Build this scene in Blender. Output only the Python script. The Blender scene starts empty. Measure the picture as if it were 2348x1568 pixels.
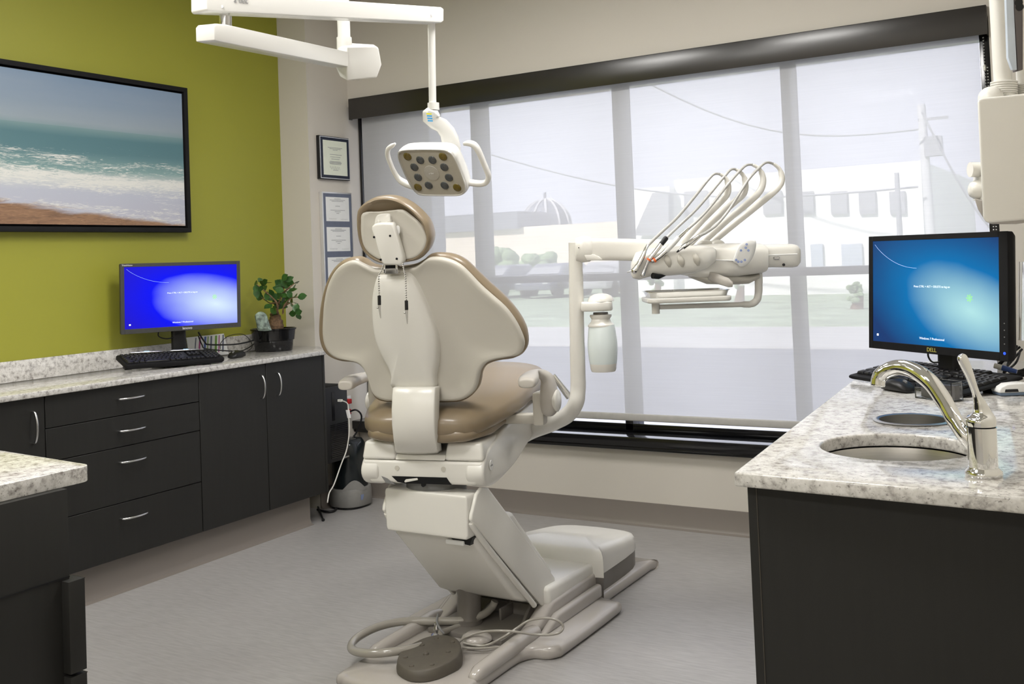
import bpy, bmesh, math, random
from mathutils import Vector as V, Matrix as Mx
random.seed(7)
PI = math.pi
SC = bpy.context.scene
COL = SC.collection

# ------------------------------------------------------------------ camera
CAM = V((0, 0, 1.30))
FPX, PPX, PPY = 2342.97, 1174.0, 521.0
yaw, pitch, roll = (math.radians(a) for a in (-30.79436, 1.86668, -2.27229))
FWD = V((math.sin(yaw)*math.cos(pitch), math.cos(yaw)*math.cos(pitch), math.sin(pitch)))
_r = V((math.cos(yaw), -math.sin(yaw), 0)); _u = _r.cross(FWD)
RGT = _r*math.cos(roll) + _u*math.sin(roll)
UPV = -_r*math.sin(roll) + _u*math.cos(roll)
cd = bpy.data.cameras.new('camera'); cam = bpy.data.objects.new('camera', cd); COL.objects.link(cam)
cam.matrix_world = Mx(((RGT.x, UPV.x, -FWD.x, CAM.x), (RGT.y, UPV.y, -FWD.y, CAM.y), (RGT.z, UPV.z, -FWD.z, CAM.z), (0, 0, 0, 1)))
cd.sensor_width = 36; cd.lens = 36*FPX/2348; cd.shift_y = -(784-PPY)/2348; cd.clip_start = 0.05; cd.clip_end = 500
SC.camera = cam

# ------------------------------------------------------------------ world, sun, exposure
SC.view_settings.view_transform = 'Standard'; SC.view_settings.look = 'None'
SC.view_settings.exposure = 0.0; SC.view_settings.gamma = 1.0; SC.view_settings.use_curve_mapping = False
w = bpy.data.worlds.new('sky'); SC.world = w; w.use_nodes = True
bg = w.node_tree.nodes['Background']; bg.inputs[0].default_value = (0.86, 0.89, 1.0, 1); bg.inputs[1].default_value = 3.3
sd = bpy.data.lights.new('sun', 'SUN'); sd.energy = 13.0; sd.angle = math.radians(1.5); sd.color = (1, .95, .86)
so = bpy.data.objects.new('sun', sd); COL.objects.link(so); so.rotation_euler = (math.radians(50), 0, math.radians(-25))
LAMP_W = 21.0
LAMPS = ((-2.4, 2.9), (-1.15, 2.9), (-3.15, 1.15), (-1.75, 1.15), (-2.0, -1.5), (-.7, -1.5), (.5, -1.5))  # last three are added out of view to brighten surfaces facing the camera
SC.cycles.max_bounces = 8; SC.cycles.transparent_max_bounces = 12
SC.cycles.use_denoising = True

# ------------------------------------------------------------------ measuring helpers
def ray(px, py): return RGT*((px-PPX)/FPX) - UPV*((py-PPY)/FPX) + FWD
def onp(px, py, P, n):
    d = ray(px, py); return CAM + d*((V(P)-CAM).dot(V(n))/d.dot(V(n)))
def ax(px, py, a, v):
    d = ray(px, py); return CAM + d*((v-CAM[a])/d[a])
def dp(px, py, D): return CAM + ray(px, py)*D

# ------------------------------------------------------------------ materials
MATS = {}
def mat(name, col, rough=.5, metal=0, spec=None, noise=None, bump=None, coat=0, emis=None, alpha=None, trans=0):
    m = bpy.data.materials.new(name); m.use_nodes = True; nt = m.node_tree; b = nt.nodes['Principled BSDF']
    b.inputs['Base Color'].default_value = (*col, 1); b.inputs['Roughness'].default_value = rough; b.inputs['Metallic'].default_value = metal
    if spec is not None: b.inputs['Specular IOR Level'].default_value = spec
    if coat: b.inputs['Coat Weight'].default_value = coat; b.inputs['Coat Roughness'].default_value = .08
    if trans: b.inputs['Transmission Weight'].default_value = trans
    if emis: b.inputs['Emission Color'].default_value = (*emis[:3], 1); b.inputs['Emission Strength'].default_value = emis[3]
    if noise or bump:
        tc = nt.nodes.new('ShaderNodeTexCoord'); mp = nt.nodes.new('ShaderNodeMapping'); nt.links.new(tc.outputs['Object'], mp.inputs[0])
        nz = nt.nodes.new('ShaderNodeTexNoise'); nt.links.new(mp.outputs[0], nz.inputs['Vector']); nz.inputs['Detail'].default_value = 5
        sc = (noise or bump)[0]; mp.inputs['Scale'].default_value = sc if isinstance(sc, tuple) else (sc, sc, sc); nz.inputs['Scale'].default_value = 1
        if noise:
            rp = nt.nodes.new('ShaderNodeValToRGB'); nt.links.new(nz.outputs[0], rp.inputs[0])
            k = noise[1]; rp.color_ramp.elements[0].position = .3; rp.color_ramp.elements[1].position = .7
            rp.color_ramp.elements[0].color = (*[c*(1-k) for c in col], 1); rp.color_ramp.elements[1].color = (*[min(1, c*(1+k)) for c in col], 1)
            nt.links.new(rp.outputs[0], b.inputs['Base Color'])
        if bump:
            bp = nt.nodes.new('ShaderNodeBump'); bp.inputs['Strength'].default_value = bump[1]; bp.inputs['Distance'].default_value = .002
            nt.links.new(nz.outputs[0], bp.inputs['Height']); nt.links.new(bp.outputs[0], b.inputs['Normal'])
    MATS[name] = m
    return m
def S(r, g, b):
    f = lambda c: ((c/255+.055)/1.055)**2.4 if c > 10 else c/255/12.92
    return (f(r), f(g), f(b))
cream = mat('cream_plastic', (.76, .745, .70), .26, noise=(3, .02))
cream_dull = mat('cream_vinyl_shell', (.56, .535, .475), .42, bump=(900, .08))
greige = mat('greige_metal', (.44, .41, .38), .22, coat=.4, noise=(4, .02))
greige_dk = mat('dark_greige_metal', (.17, .155, .14), .4, noise=(6, .05))
brown = mat('brown_upholstery', (.255, .197, .128), .36, coat=.2, bump=(260, .06), noise=(3, .04))
taupe_rubber = mat('taupe_rubber', (.10, .088, .07), .55, noise=(40, .08))
black = mat('black_plastic', (.009, .009, .010), .4, spec=.35, noise=(20, .1))
blackm = mat('matt_black_plastic', (.012, .012, .013), .6, spec=.12, noise=(20, .1))
blackg = mat('glossy_black_plastic', (.006, .006, .007), .12)
bezel = mat('grey_bezel_plastic', (.045, .045, .045), .5, noise=(60, .05))
cab = mat('charcoal_laminate', (.0175, .017, .0155), .5, spec=.3, noise=((60, 60, 4), .07))
edge = mat('laminate_edge_band', (.055, .046, .035), .5, noise=(30, .1))
bronze = mat('dark_bronze_metal', (.016, .0135, .012), .28, spec=.8, noise=(8, .1))
frameblk = mat('black_window_metal', (.008, .008, .009), .13)
steel = mat('brushed_steel', (.56, .55, .53), .28, 1, noise=((4, 4, 300), .06))
chrome = mat('chrome', (.80, .80, .79), .05, 1)
satin = mat('satin_steel', (.62, .62, .63), .25, 1)
green = mat('green_wall_paint', S(146, 146, 48), .55, bump=(500, .05), noise=(1.5, .015))
beige = mat('beige_wall_paint', (.60, .565, .505), .6, bump=(500, .05), noise=(1.2, .015))
white_p = mat('ceiling_paint', (.75, .74, .71), .7, noise=(2, .02))
vinyl = mat('taupe_vinyl_base', (.205, .18, .16), .4, noise=(4, .03))
paper = mat('certificate_paper', (.80, .81, .80), .6, noise=(30, .02))
paperg = mat('cream_certificate_paper', (.76, .80, .68), .6, noise=(30, .02))
ink = mat('grey_print_ink', (.32, .32, .33), .6, noise=(90, .2))
navy = mat('navy_mount_board', (.010, .016, .035), .5, noise=(30, .05))
slate = mat('slate_mount_board', (.13, .15, .21), .6, noise=(30, .05))
silver = mat('silver_frame_metal', (.75, .75, .74), .3, .8, noise=(20, .04))
leafm = mat('leaf_green', (.030, .095, .018), .35, noise=(60, .35))
bark = mat('bark_brown', (.16, .095, .05), .8, noise=(90, .45), bump=None)
rockm = mat('green_white_mineral', (.26, .33, .29), .6, noise=(38, .85))
soil = mat('potting_soil', (.03, .02, .013), .9, noise=(90, .4))
wtext = mat('white_lettering', (.8, .8, .8), .5)
gold = mat('gold_lettering', (.55, .50, .12), .4)
grey_soft = mat('grey_rubber', (.20, .20, .20), .5)
hose_m = mat('grey_hose', (.45, .445, .43), .28)
taupe_hose = mat('taupe_hose', (.33, .31, .275), .16, coat=.5)
amber = mat('amber_lens', (.12, .085, .008), .25, coat=.5, noise=(400, .4))
lensg = mat('grey_lens', (.06, .066, .07), .2, coat=.5, noise=(400, .4))
lensc = mat('clear_lens_cover', (.42, .40, .36), .15, coat=.6, noise=(600, .06))
redp = mat('red_plug_plastic', (.45, .01, .012), .4)
orange = mat('orange_ring', (.85, .17, .04), .4)
bluep = mat('blue_plastic', (.06, .12, .38), .3)
bluetape = mat('blue_sticker', (.02, .35, .75), .5)
yellow = mat('yellow_sticker', (.75, .72, .02), .5)
whitep = mat('white_plastic', (.78, .78, .77), .35)
purif_g = mat('silver_grey_plastic', (.24, .235, .225), .4, noise=(50, .04))
purif_d = mat('smoked_dark_plastic', (.012, .016, .018), .15)
waterb = mat('frosted_bottle_plastic', (.70, .77, .77), .25, noise=(6, .02))
concrete = mat('kerb_concrete', (.50, .50, .50), .9, noise=(.4, .05))
asphalt = mat('asphalt', (.20, .21, .25), .9, noise=(.6, .08))
lawn = mat('lawn_grass', (.34, .42, .30), .95, noise=(1.5, .25))
bwhite = mat('white_cladding', (.86, .86, .85), .7, noise=(.5, .02))
bgrey = mat('grey_glazing', (.34, .35, .38), .4, noise=(.6, .1))
bpink = mat('pale_brick_facade', (.80, .70, .60), .8, noise=(.5, .04))
dome_m = mat('dark_dome_metal', (.20, .21, .25), .5, noise=(.5, .1))
treeleaf = mat('tree_foliage', (.26, .36, .20), .9, noise=(2, .35))
carp = mat('car_paint_grey', (.14, .15, .20), .2, coat=.8)
carp2 = mat('car_paint_silver', (.42, .43, .46), .2, coat=.8)
tyre = mat('tyre_rubber', (.03, .03, .03), .8)

def nodes(name, rough=.5):
    m = bpy.data.materials.new(name); m.use_nodes = True; nt = m.node_tree; b = nt.nodes['Principled BSDF']; b.inputs['Roughness'].default_value = rough
    N = nt.nodes.new; L = nt.links.new
    return m, nt, b, N, L
def ramp(N, stops):
    r = N('ShaderNodeValToRGB'); e = r.color_ramp.elements
    e[0].position, e[0].color = stops[0][0], (*stops[0][1], 1)
    e[1].position, e[1].color = stops[-1][0], (*stops[-1][1], 1)
    for p, c in stops[1:-1]: q = e.new(p); q.color = (*c, 1)
    return r
def mth(N, L, op, a, b=None, clamp=False):
    n = N('ShaderNodeMath'); n.operation = op; n.use_clamp = clamp
    for i, x in enumerate((a, b)):
        if x is None: continue
        if isinstance(x, (int, float)): n.inputs[i].default_value = x
        else: L(x, n.inputs[i])
    return n.outputs[0]

def granite_mat(name, rough, warm):
    m, nt, b, N, L = nodes(name, rough)
    tc = N('ShaderNodeTexCoord')
    n1 = N('ShaderNodeTexNoise'); n1.inputs['Scale'].default_value = 52; n1.inputs['Detail'].default_value = 6; n1.inputs['Roughness'].default_value = .62; L(tc.outputs['Object'], n1.inputs[0])
    n2 = N('ShaderNodeTexNoise'); n2.inputs['Scale'].default_value = 190; n2.inputs['Detail'].default_value = 3; L(tc.outputs['Object'], n2.inputs[0])
    vo = N('ShaderNodeTexVoronoi'); vo.inputs['Scale'].default_value = 85; vo.inputs['Randomness'].default_value = 1; L(tc.outputs['Object'], vo.inputs[0])
    r1 = ramp(N, [(.30, (.26, .24, .225)), (.41, (.46, .445, .43)), (.50, (.62, .61, .59)), (.68, (.74, .73, .715))]); L(n1.outputs[0], r1.inputs[0])
    r2 = ramp(N, [(.31, (.25, .235, .23)), (.39, (.92, .92, .92)), (1, (1, 1, 1))]); L(n2.outputs[0], r2.inputs[0])
    rv = ramp(N, [(0, (.45, .43, .41)), (.16, (1, 1, 1)), (1, (1, 1, 1))]); L(vo.outputs['Color'], rv.inputs[0])
    m1 = N('ShaderNodeMix'); m1.data_type = 'RGBA'; m1.blend_type = 'MULTIPLY'; m1.inputs[0].default_value = .75; L(r1.outputs[0], m1.inputs[6]); L(r2.outputs[0], m1.inputs[7])
    m2 = N('ShaderNodeMix'); m2.data_type = 'RGBA'; m2.blend_type = 'MULTIPLY'; m2.inputs[0].default_value = .7; L(m1.outputs[2], m2.inputs[6]); L(rv.outputs[0], m2.inputs[7])
    m3 = N('ShaderNodeMix'); m3.data_type = 'RGBA'; m3.blend_type = 'MULTIPLY'; m3.inputs[0].default_value = 1; m3.inputs[7].default_value = (*warm, 1); L(m2.outputs[2], m3.inputs[6])
    L(m3.outputs[2], b.inputs['Base Color'])
    return m
granite = granite_mat('speckled_quartz', .10, (1, .99, .975))

def floor_mat():
    m, nt, b, N, L = nodes('grey_sheet_vinyl', .33)
    tc = N('ShaderNodeTexCoord'); mp = N('ShaderNodeMapping'); mp.inputs['Scale'].default_value = (14, 90, 1); mp.inputs['Rotation'].default_value = (0, 0, .1); L(tc.outputs['Object'], mp.inputs[0])
    n1 = N('ShaderNodeTexNoise'); n1.inputs['Scale'].default_value = 1; n1.inputs['Detail'].default_value = 6; L(mp.outputs[0], n1.inputs[0])
    r1 = ramp(N, [(.3, (.295, .285, .275)), (.5, (.335, .325, .315)), (.7, (.37, .362, .352))]); L(n1.outputs[0], r1.inputs[0])
    n2 = N('ShaderNodeTexNoise'); n2.inputs['Scale'].default_value = 2.5; L(tc.outputs['Object'], n2.inputs[0])
    r2 = ramp(N, [(.3, (.94, .93, .93)), (.7, (1, 1, 1))]); L(n2.outputs[0], r2.inputs[0])
    mx = N('ShaderNodeMix'); mx.data_type = 'RGBA'; mx.blend_type = 'MULTIPLY'; mx.inputs[0].default_value = 1; L(r1.outputs[0], mx.inputs[6]); L(r2.outputs[0], mx.inputs[7])
    L(mx.outputs[2], b.inputs['Base Color'])
    return m
floorm = floor_mat()

def shade_mat():
    m = bpy.data.materials.new('woven_solar_shade'); m.use_nodes = True; nt = m.node_tree; N = nt.nodes.new; L = nt.links.new
    for n in list(nt.nodes):
        if n.type == 'BSDF_PRINCIPLED': nt.nodes.remove(n)
    out = [n for n in nt.nodes if n.type == 'OUTPUT_MATERIAL'][0]
    tr = N('ShaderNodeBsdfTransparent'); df = N('ShaderNodeBsdfDiffuse'); tl = N('ShaderNodeBsdfTranslucent')
    tr.inputs[0].default_value = (.15, .152, .158, 1); df.inputs[0].default_value = (.42, .42, .42, 1); tl.inputs[0].default_value = (.165, .166, .170, 1)
    tc = N('ShaderNodeTexCoord'); mp = N('ShaderNodeMapping'); mp.inputs['Scale'].default_value = (3, 3, 170); L(tc.outputs['Object'], mp.inputs[0])
    nz = N('ShaderNodeTexNoise'); nz.inputs['Scale'].default_value = 1; nz.inputs['Detail'].default_value = 3; L(mp.outputs[0], nz.inputs[0])
    rp = ramp(N, [(.3, (.325, .325, .33)), (.7, (.345, .345, .35))]); L(nz.outputs[0], rp.inputs[0]); L(rp.outputs[0], df.inputs[0])
    rt = ramp(N, [(.3, (.138, .139, .145)), (.7, (.152, .153, .159))]); L(nz.outputs[0], rt.inputs[0]); L(rt.outputs[0], tr.inputs[0])
    a = N('ShaderNodeAddShader'); b2 = N('ShaderNodeAddShader'); L(tr.outputs[0], a.inputs[0]); L(df.outputs[0], a.inputs[1]); L(a.outputs[0], b2.inputs[0]); L(tl.outputs[0], b2.inputs[1]); L(b2.outputs[0], out.inputs[0])
    return m
shadem = shade_mat()

def glass_mat():
    m = bpy.data.materials.new('window_glass'); m.use_nodes = True; nt = m.node_tree; N = nt.nodes.new; L = nt.links.new
    for n in list(nt.nodes):
        if n.type == 'BSDF_PRINCIPLED': nt.nodes.remove(n)
    out = [n for n in nt.nodes if n.type == 'OUTPUT_MATERIAL'][0]
    tr = N('ShaderNodeBsdfTransparent'); gl = N('ShaderNodeBsdfGlossy'); gl.inputs['Roughness'].default_value = .02; tr.inputs[0].default_value = (.96, .96, .965, 1)
    mx = N('ShaderNodeMixShader'); mx.inputs[0].default_value = .04; L(tr.outputs[0], mx.inputs[1]); L(gl.outputs[0], mx.inputs[2]); L(mx.outputs[0], out.inputs[0])
    return m
glassm = glass_mat()
acryl = mat('clear_acrylic', (.93, .94, .95), .06, trans=1)

def screen_mat(name, dark, mid, light, k):
    m, nt, b, N, L = nodes(name, .3)
    b.inputs['Base Color'].default_value = (.004, .004, .005, 1); b.inputs['Specular IOR Level'].default_value = .12
    uv = N('ShaderNodeUVMap'); sp = N('ShaderNodeSeparateXYZ'); L(uv.outputs[0], sp.inputs[0]); u, v = sp.outputs[0], sp.outputs[1]
    # a diagonal beam from the lower right corner, fading to the upper left
    du = mth(N, L, 'SUBTRACT', u, .80); dv = mth(N, L, 'SUBTRACT', v, .34)
    a1 = mth(N, L, 'ADD', mth(N, L, 'MULTIPLY', du, .80), mth(N, L, 'MULTIPLY', dv, -.60)); a2 = mth(N, L, 'ADD', mth(N, L, 'MULTIPLY', du, .60), mth(N, L, 'MULTIPLY', dv, .80))
    q = mth(N, L, 'ADD', mth(N, L, 'POWER', mth(N, L, 'ABSOLUTE', mth(N, L, 'MULTIPLY', a1, k[0])), 2), mth(N, L, 'POWER', mth(N, L, 'ABSOLUTE', mth(N, L, 'MULTIPLY', a2, k[1])), 2))
    d = mth(N, L, 'SQRT', q)
    nz = N('ShaderNodeTexNoise'); nz.inputs['Scale'].default_value = 2.2; L(uv.outputs[0], nz.inputs[0])
    d2 = mth(N, L, 'ADD', d, mth(N, L, 'MULTIPLY', mth(N, L, 'SUBTRACT', nz.outputs[0], .5), .14))
    r = ramp(N, [(0, light), (.25, tuple(l*.6+m_*.4 for l, m_ in zip(light, mid))), (.55, mid), (1, dark)]); L(d2, r.inputs[0])
    L(r.outputs[0], b.inputs['Emission Color']); b.inputs['Emission Strength'].default_value = 1.0
    return m
scr_l = screen_mat('blue_login_screen', (.016, .008, .50), (.0, .004, .95), (.72, .88, 1.0), (.86, 1.18))
scr_r = screen_mat('teal_login_screen', (.010, .045, .17), (.0, .17, .46), (.46, .80, .82), (.95, 1.5))

def paint_mat():
    m, nt, b, N, L = nodes('seascape_paint', .5)
    uv = N('ShaderNodeUVMap'); sp = N('ShaderNodeSeparateXYZ'); L(uv.outputs[0], sp.inputs[0]); u, v = sp.outputs[0], sp.outputs[1]
    mp = N('ShaderNodeMapping'); mp.inputs['Scale'].default_value = (5, 18, 1); L(uv.outputs[0], mp.inputs[0])
    n1 = N('ShaderNodeTexNoise'); n1.inputs['Scale'].default_value = 1; n1.inputs['Detail'].default_value = 8; n1.inputs['Roughness'].default_value = .66; n1.inputs['Distortion'].default_value = .9; L(mp.outputs[0], n1.inputs[0])
    mp2 = N('ShaderNodeMapping'); mp2.inputs['Scale'].default_value = (2.2, 6, 1); L(uv.outputs[0], mp2.inputs[0])
    n2 = N('ShaderNodeTexNoise'); n2.inputs['Scale'].default_value = 1; n2.inputs['Detail'].default_value = 6; L(mp2.outputs[0], n2.inputs[0])
    # base: sky -> sea -> wash by height, wobbling a little
    vv = mth(N, L, 'ADD', v, mth(N, L, 'MULTIPLY', mth(N, L, 'SUBTRACT', n2.outputs[0], .5), .05))
    base = ramp(N, [(.0, S(176, 176, 190)), (.22, S(176, 180, 194)), (.30, S(196, 200, 200)), (.38, S(120, 150, 150)), (.50, S(82, 118, 126)), (.60, S(78, 115, 124)), (.655, S(110, 138, 142)), (.70, S(134, 148, 158)), (.84, S(118, 138, 160)), (1, S(104, 130, 160))]); L(vv, base.inputs[0])
    cl = N('ShaderNodeMix'); cl.data_type = 'RGBA'; cl.inputs[7].default_value = (*S(150, 160, 172), 1); L(base.outputs[0], cl.inputs[6])
    L(mth(N, L, 'MULTIPLY', mth(N, L, 'GREATER_THAN', v, .66), mth(N, L, 'MULTIPLY', n2.outputs[0], .6)), cl.inputs[0])
    # foam: ragged streaks where a fine noise beats the height of the breaker bands
    mp3 = N('ShaderNodeMapping'); mp3.inputs['Scale'].default_value = (16, 46, 1); L(uv.outputs[0], mp3.inputs[0])
    n3 = N('ShaderNodeTexNoise'); n3.inputs['Scale'].default_value = 1; n3.inputs['Detail'].default_value = 8; n3.inputs['Roughness'].default_value = .7; n3.inputs['Distortion'].default_value = 3.2; L(mp3.outputs[0], n3.inputs[0])
    nn = mth(N, L, 'ADD', mth(N, L, 'MULTIPLY', n1.outputs[0], .45), mth(N, L, 'MULTIPLY', n3.outputs[0], .55))
    fb = ramp(N, [(.0, (.49, .49, .49)), (.12, (.50, .50, .50)), (.20, (.42, .42, .42)), (.27, (.49, .49, .49)), (.33, (.58, .58, .58)), (.40, (.47, .47, .47)), (.47, (.50, .50, .50)), (.53, (.39, .39, .39)), (.57, (.40, .40, .40)), (.61, (0, 0, 0)), (1, (0, 0, 0))])
    sl = mth(N, L, 'ADD', v, mth(N, L, 'MULTIPLY', mth(N, L, 'SUBTRACT', u, .5), .09)); L(sl, fb.inputs[0])
    fm = mth(N, L, 'MULTIPLY', mth(N, L, 'SUBTRACT', mth(N, L, 'ADD', nn, fb.outputs[0]), .985), 11, True)
    fx = N('ShaderNodeMix'); fx.data_type = 'RGBA'; fx.inputs[7].default_value = (*S(214, 214, 210), 1); L(fm, fx.inputs[0]); L(cl.outputs[2], fx.inputs[6])
    # sand: below a line that falls to the right
    ln = mth(N, L, 'ADD', mth(N, L, 'MULTIPLY', u, -.26), .275)
    ln2 = mth(N, L, 'ADD', ln, mth(N, L, 'MULTIPLY', mth(N, L, 'SUBTRACT', n1.outputs[0], .5), .13))
    sm = mth(N, L, 'MULTIPLY', mth(N, L, 'SUBTRACT', ln2, v), 30, True)
    sr = ramp(N, [(.3, S(84, 66, 54)), (.5, S(134, 102, 78)), (.7, S(176, 140, 108))]); L(nn, sr.inputs[0])
    sx = N('ShaderNodeMix'); sx.data_type = 'RGBA'; L(sm, sx.inputs[0]); L(fx.outputs[2], sx.inputs[6]); L(sr.outputs[0], sx.inputs[7])
    L(sx.outputs[2], b.inputs['Base Color'])
    return m
seascape = paint_mat()

# ------------------------------------------------------------------ mesh builder
def spline(pts, n=8, closed=False):
    P = [V(p) for p in pts]; out = []; m = len(P)
    rng = range(m if closed else m-1)
    for i in rng:
        g = lambda j: P[j % m] if closed else P[max(0, min(m-1, j))]
        a, b, c, d = g(i-1), g(i), g(i+1), g(i+2)
        for k in range(n):
            t = k/n; out.append(.5*((2*b)+(c-a)*t+(2*a-5*b+4*c-d)*t*t+(-a+3*b-3*c+d)*t**3))
    if not closed: out.append(P[-1])
    return out
class MB:
    def __init__(s): s.bm = bmesh.new()
    def grid(s, rings, closed=True, cap0=True, cap1=True):
        bm = s.bm; R = [[bm.verts.new(p) for p in r] for r in rings]; n = len(rings[0])
        for a, b in zip(R, R[1:]):
            for i in range(n if closed else n-1):
                try: bm.faces.new((a[i], a[(i+1) % n], b[(i+1) % n], b[i]))
                except ValueError: pass
        if cap0 and closed: bm.faces.new(R[0][::-1])
        if cap1 and closed: bm.faces.new(R[-1])
        return s
    def hexa(s, p):   # 8 corners, bottom 4 then top 4
        v = [s.bm.verts.new(q) for q in p]
        for f in ((3, 2, 1, 0), (4, 5, 6, 7), (0, 1, 5, 4), (1, 2, 6, 5), (2, 3, 7, 6), (3, 0, 4, 7)): s.bm.faces.new([v[i] for i in f])
        return s
    def box(s, x0, x1, y0, y1, z0, z1, fr=None):
        c = [(x0, y0, z0), (x1, y0, z0), (x1, y1, z0), (x0, y1, z0), (x0, y0, z1), (x1, y0, z1), (x1, y1, z1), (x0, y1, z1)]
        if fr: c = [fr(*q) for q in c]
        return s.hexa(c)
    def prism(s, pts, d):
        d = V(d); a = [V(p) for p in pts]; return s.grid([a, [p+d for p in a]])
    def tube(s, pts, r, seg=12, caps=True):
        P = [V(p) for p in pts]; n = len(P); rr = r if isinstance(r, (list, tuple)) else [r]*n
        if len(rr) != n: rr = [rr[0]+(rr[-1]-rr[0])*i/(n-1) for i in range(n)] if len(rr) == 2 else [rr[min(len(rr)-1, int(i*(len(rr)-1)/(n-1)))] for i in range(n)]
        rings = []; up = None
        for i in range(n):
            t = (P[min(n-1, i+1)]-P[max(0, i-1)]).normalized()
            if up is None: up = V((0, 0, 1)) if abs(t.z) < .9 else V((1, 0, 0))
            a = t.cross(up)
            if a.length < 1e-5: a = t.cross(V((.3, .8, .1)))
            a.normalize(); up = a.cross(t).normalized()
            rings.append([P[i]+a*math.cos(2*PI*k/seg)*rr[i]+up*math.sin(2*PI*k/seg)*rr[i] for k in range(seg)])
        return s.grid(rings, True, caps, caps)
    def loft(s, secs, seg=24, e=2.6):   # secs: (centre, half-axis A, half-axis B[, exponent])
        rings = []
        for q in secs:
            c, A, B = V(q[0]), V(q[1]), V(q[2]); ex = q[3] if len(q) > 3 else e; r = []
            for k in range(seg):
                t = 2*PI*k/seg; co, si = math.cos(t), math.sin(t)
                r.append(c+A*math.copysign(abs(co)**(2/ex), co)+B*math.copysign(abs(si)**(2/ex), si))
            rings.append(r)
        return s.grid(rings)
    def lathe(s, prof, c=(0, 0, 0), axis=(0, 0, 1), seg=28, caps=True):
        c = V(c); a = V(axis).normalized(); x = a.orthogonal().normalized(); y = a.cross(x)
        return s.grid([[c+a*h+(x*math.cos(2*PI*k/seg)+y*math.sin(2*PI*k/seg))*max(r, 1e-4) for k in range(seg)] for r, h in prof], True, caps, caps)
    def cyl(s, a, b, r, seg=24, r2=None):
        a, b = V(a), V(b); return s.lathe([(r, 0), (r if r2 is None else r2, (b-a).length)], a, b-a, seg)
    def dome(s, outline, centre, n, prof, disp=None):   # rings scaled to the centre, offset along n
        c = V(centre); n = V(n); rings = [[c+(V(p)-c)*k+n*o for p in outline] for k, o in prof]
        if disp: rings = [[disp(p) for p in r] for r in rings]
        return s.grid(rings)
    def ball(s, c, r, seg=16, rings=10, sc=(1, 1, 1)):
        c = V(c); R = []
        for i in range(1, rings):
            t = PI*i/rings; R.append([c+V((math.sin(t)*math.cos(2*PI*k/seg)*r*sc[0], math.sin(t)*math.sin(2*PI*k/seg)*r*sc[1], -math.cos(t)*r*sc[2])) for k in range(seg)])
        return s.grid(R)
    def quad(s, a, b, c, d, uv=True):
        v = [s.bm.verts.new(p) for p in (a, b, c, d)]; f = s.bm.faces.new(v); L = s.bm.loops.layers.uv.verify()
        for l, t in zip(f.loops, ((0, 0), (1, 0), (1, 1), (0, 1))): l[L].uv = t
        return s
    def holes(s, outer, inner, z0, z1):
        bm = s.bm
        for z in (z0, z1):
            es = []
            for lp in [outer]+inner:
                vs = [bm.verts.new((x, y, z)) for x, y in lp]
                es += [bm.edges.new((vs[i], vs[(i+1) % len(vs)])) for i in range(len(vs))]
            bmesh.ops.triangle_fill(bm, use_beauty=True, use_dissolve=False, edges=es)
        for lp in [outer]+inner:
            n = len(lp)
            for i in range(n):
                (x0, y0), (x1, y1) = lp[i], lp[(i+1) % n]
                v = [bm.verts.new(q) for q in ((x0, y0, z0), (x1, y1, z0), (x1, y1, z1), (x0, y0, z1))]; bm.faces.new(v)
        bmesh.ops.remove_doubles(bm, verts=bm.verts[:], dist=1e-5)
        return s
    def make(s, name, m, parent=None, bevel=0, segs=2, sub=0, ang=38, keep=False):
        bm = s.bm
        if not keep: bmesh.ops.recalc_face_normals(bm, faces=bm.faces[:])
        if bevel:
            es = [e for e in bm.edges if len(e.link_faces) == 2 and e.calc_face_angle(0) > math.radians(ang)]
            bmesh.ops.bevel(bm, geom=es, offset=bevel, segments=segs, profile=.5, affect='EDGES', clamp_overlap=True)
        for f in bm.faces: f.smooth = True
        for e in bm.edges:
            if len(e.link_faces) == 2 and e.calc_face_angle(0) > math.radians(ang): e.smooth = False
        org = worldloc(parent) if parent else V((0, 0, 0))
        for v_ in bm.verts: v_.co -= org
        me = bpy.data.meshes.new(name); bm.to_mesh(me); bm.free(); me.materials.append(m)
        o = bpy.data.objects.new(name, me); COL.objects.link(o)
        if parent: o.parent = parent
        if sub: md = o.modifiers.new('smooth', 'SUBSURF'); md.levels = sub; md.render_levels = sub
        return o
def worldloc(o):
    v = V((0, 0, 0))
    while o: v += o.location; o = o.parent
    return v
def thing(name, label, cat, loc=(0, 0, 0), group=None):
    o = bpy.data.objects.new(name, None); COL.objects.link(o); o.location = loc; o.empty_display_size = .05
    o['label'] = label; o['category'] = cat
    if group: o['group'] = group
    return o
def tag(o, label, cat, group=None):
    o['label'] = label; o['category'] = cat
    if group: o['group'] = group
    # give a single-mesh thing its own origin at the base
    me = o.data; xs = [v.co for v in me.vertices]
    c = V((sum(p.x for p in xs)/len(xs), sum(p.y for p in xs)/len(xs), min(p.z for p in xs)))
    for v in me.vertices: v.co -= c
    o.location = c
    return o
def struct(o): o['kind'] = 'structure'; return o
def text(body, size, P, right, up, name, m, parent, thick=.0004, align='CENTER'):
    cu = bpy.data.curves.new('t', 'FONT'); cu.body = body; cu.size = size; cu.extrude = thick; cu.align_x = align; cu.align_y = 'CENTER'
    t = bpy.data.objects.new('t', cu); COL.objects.link(t)
    dg = bpy.context.evaluated_depsgraph_get(); me = bpy.data.meshes.new_from_object(t.evaluated_get(dg)); bpy.data.objects.remove(t)
    r = V(right).normalized(); u = V(up).normalized(); n = r.cross(u); me.transform(Mx(((r.x, u.x, n.x, P[0]), (r.y, u.y, n.y, P[1]), (r.z, u.z, n.z, P[2]), (0, 0, 0, 1))))
    bm = bmesh.new(); bm.from_mesh(me); b = MB(); b.bm.free(); b.bm = bm
    return b.make(name, m, parent, keep=True)
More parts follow.
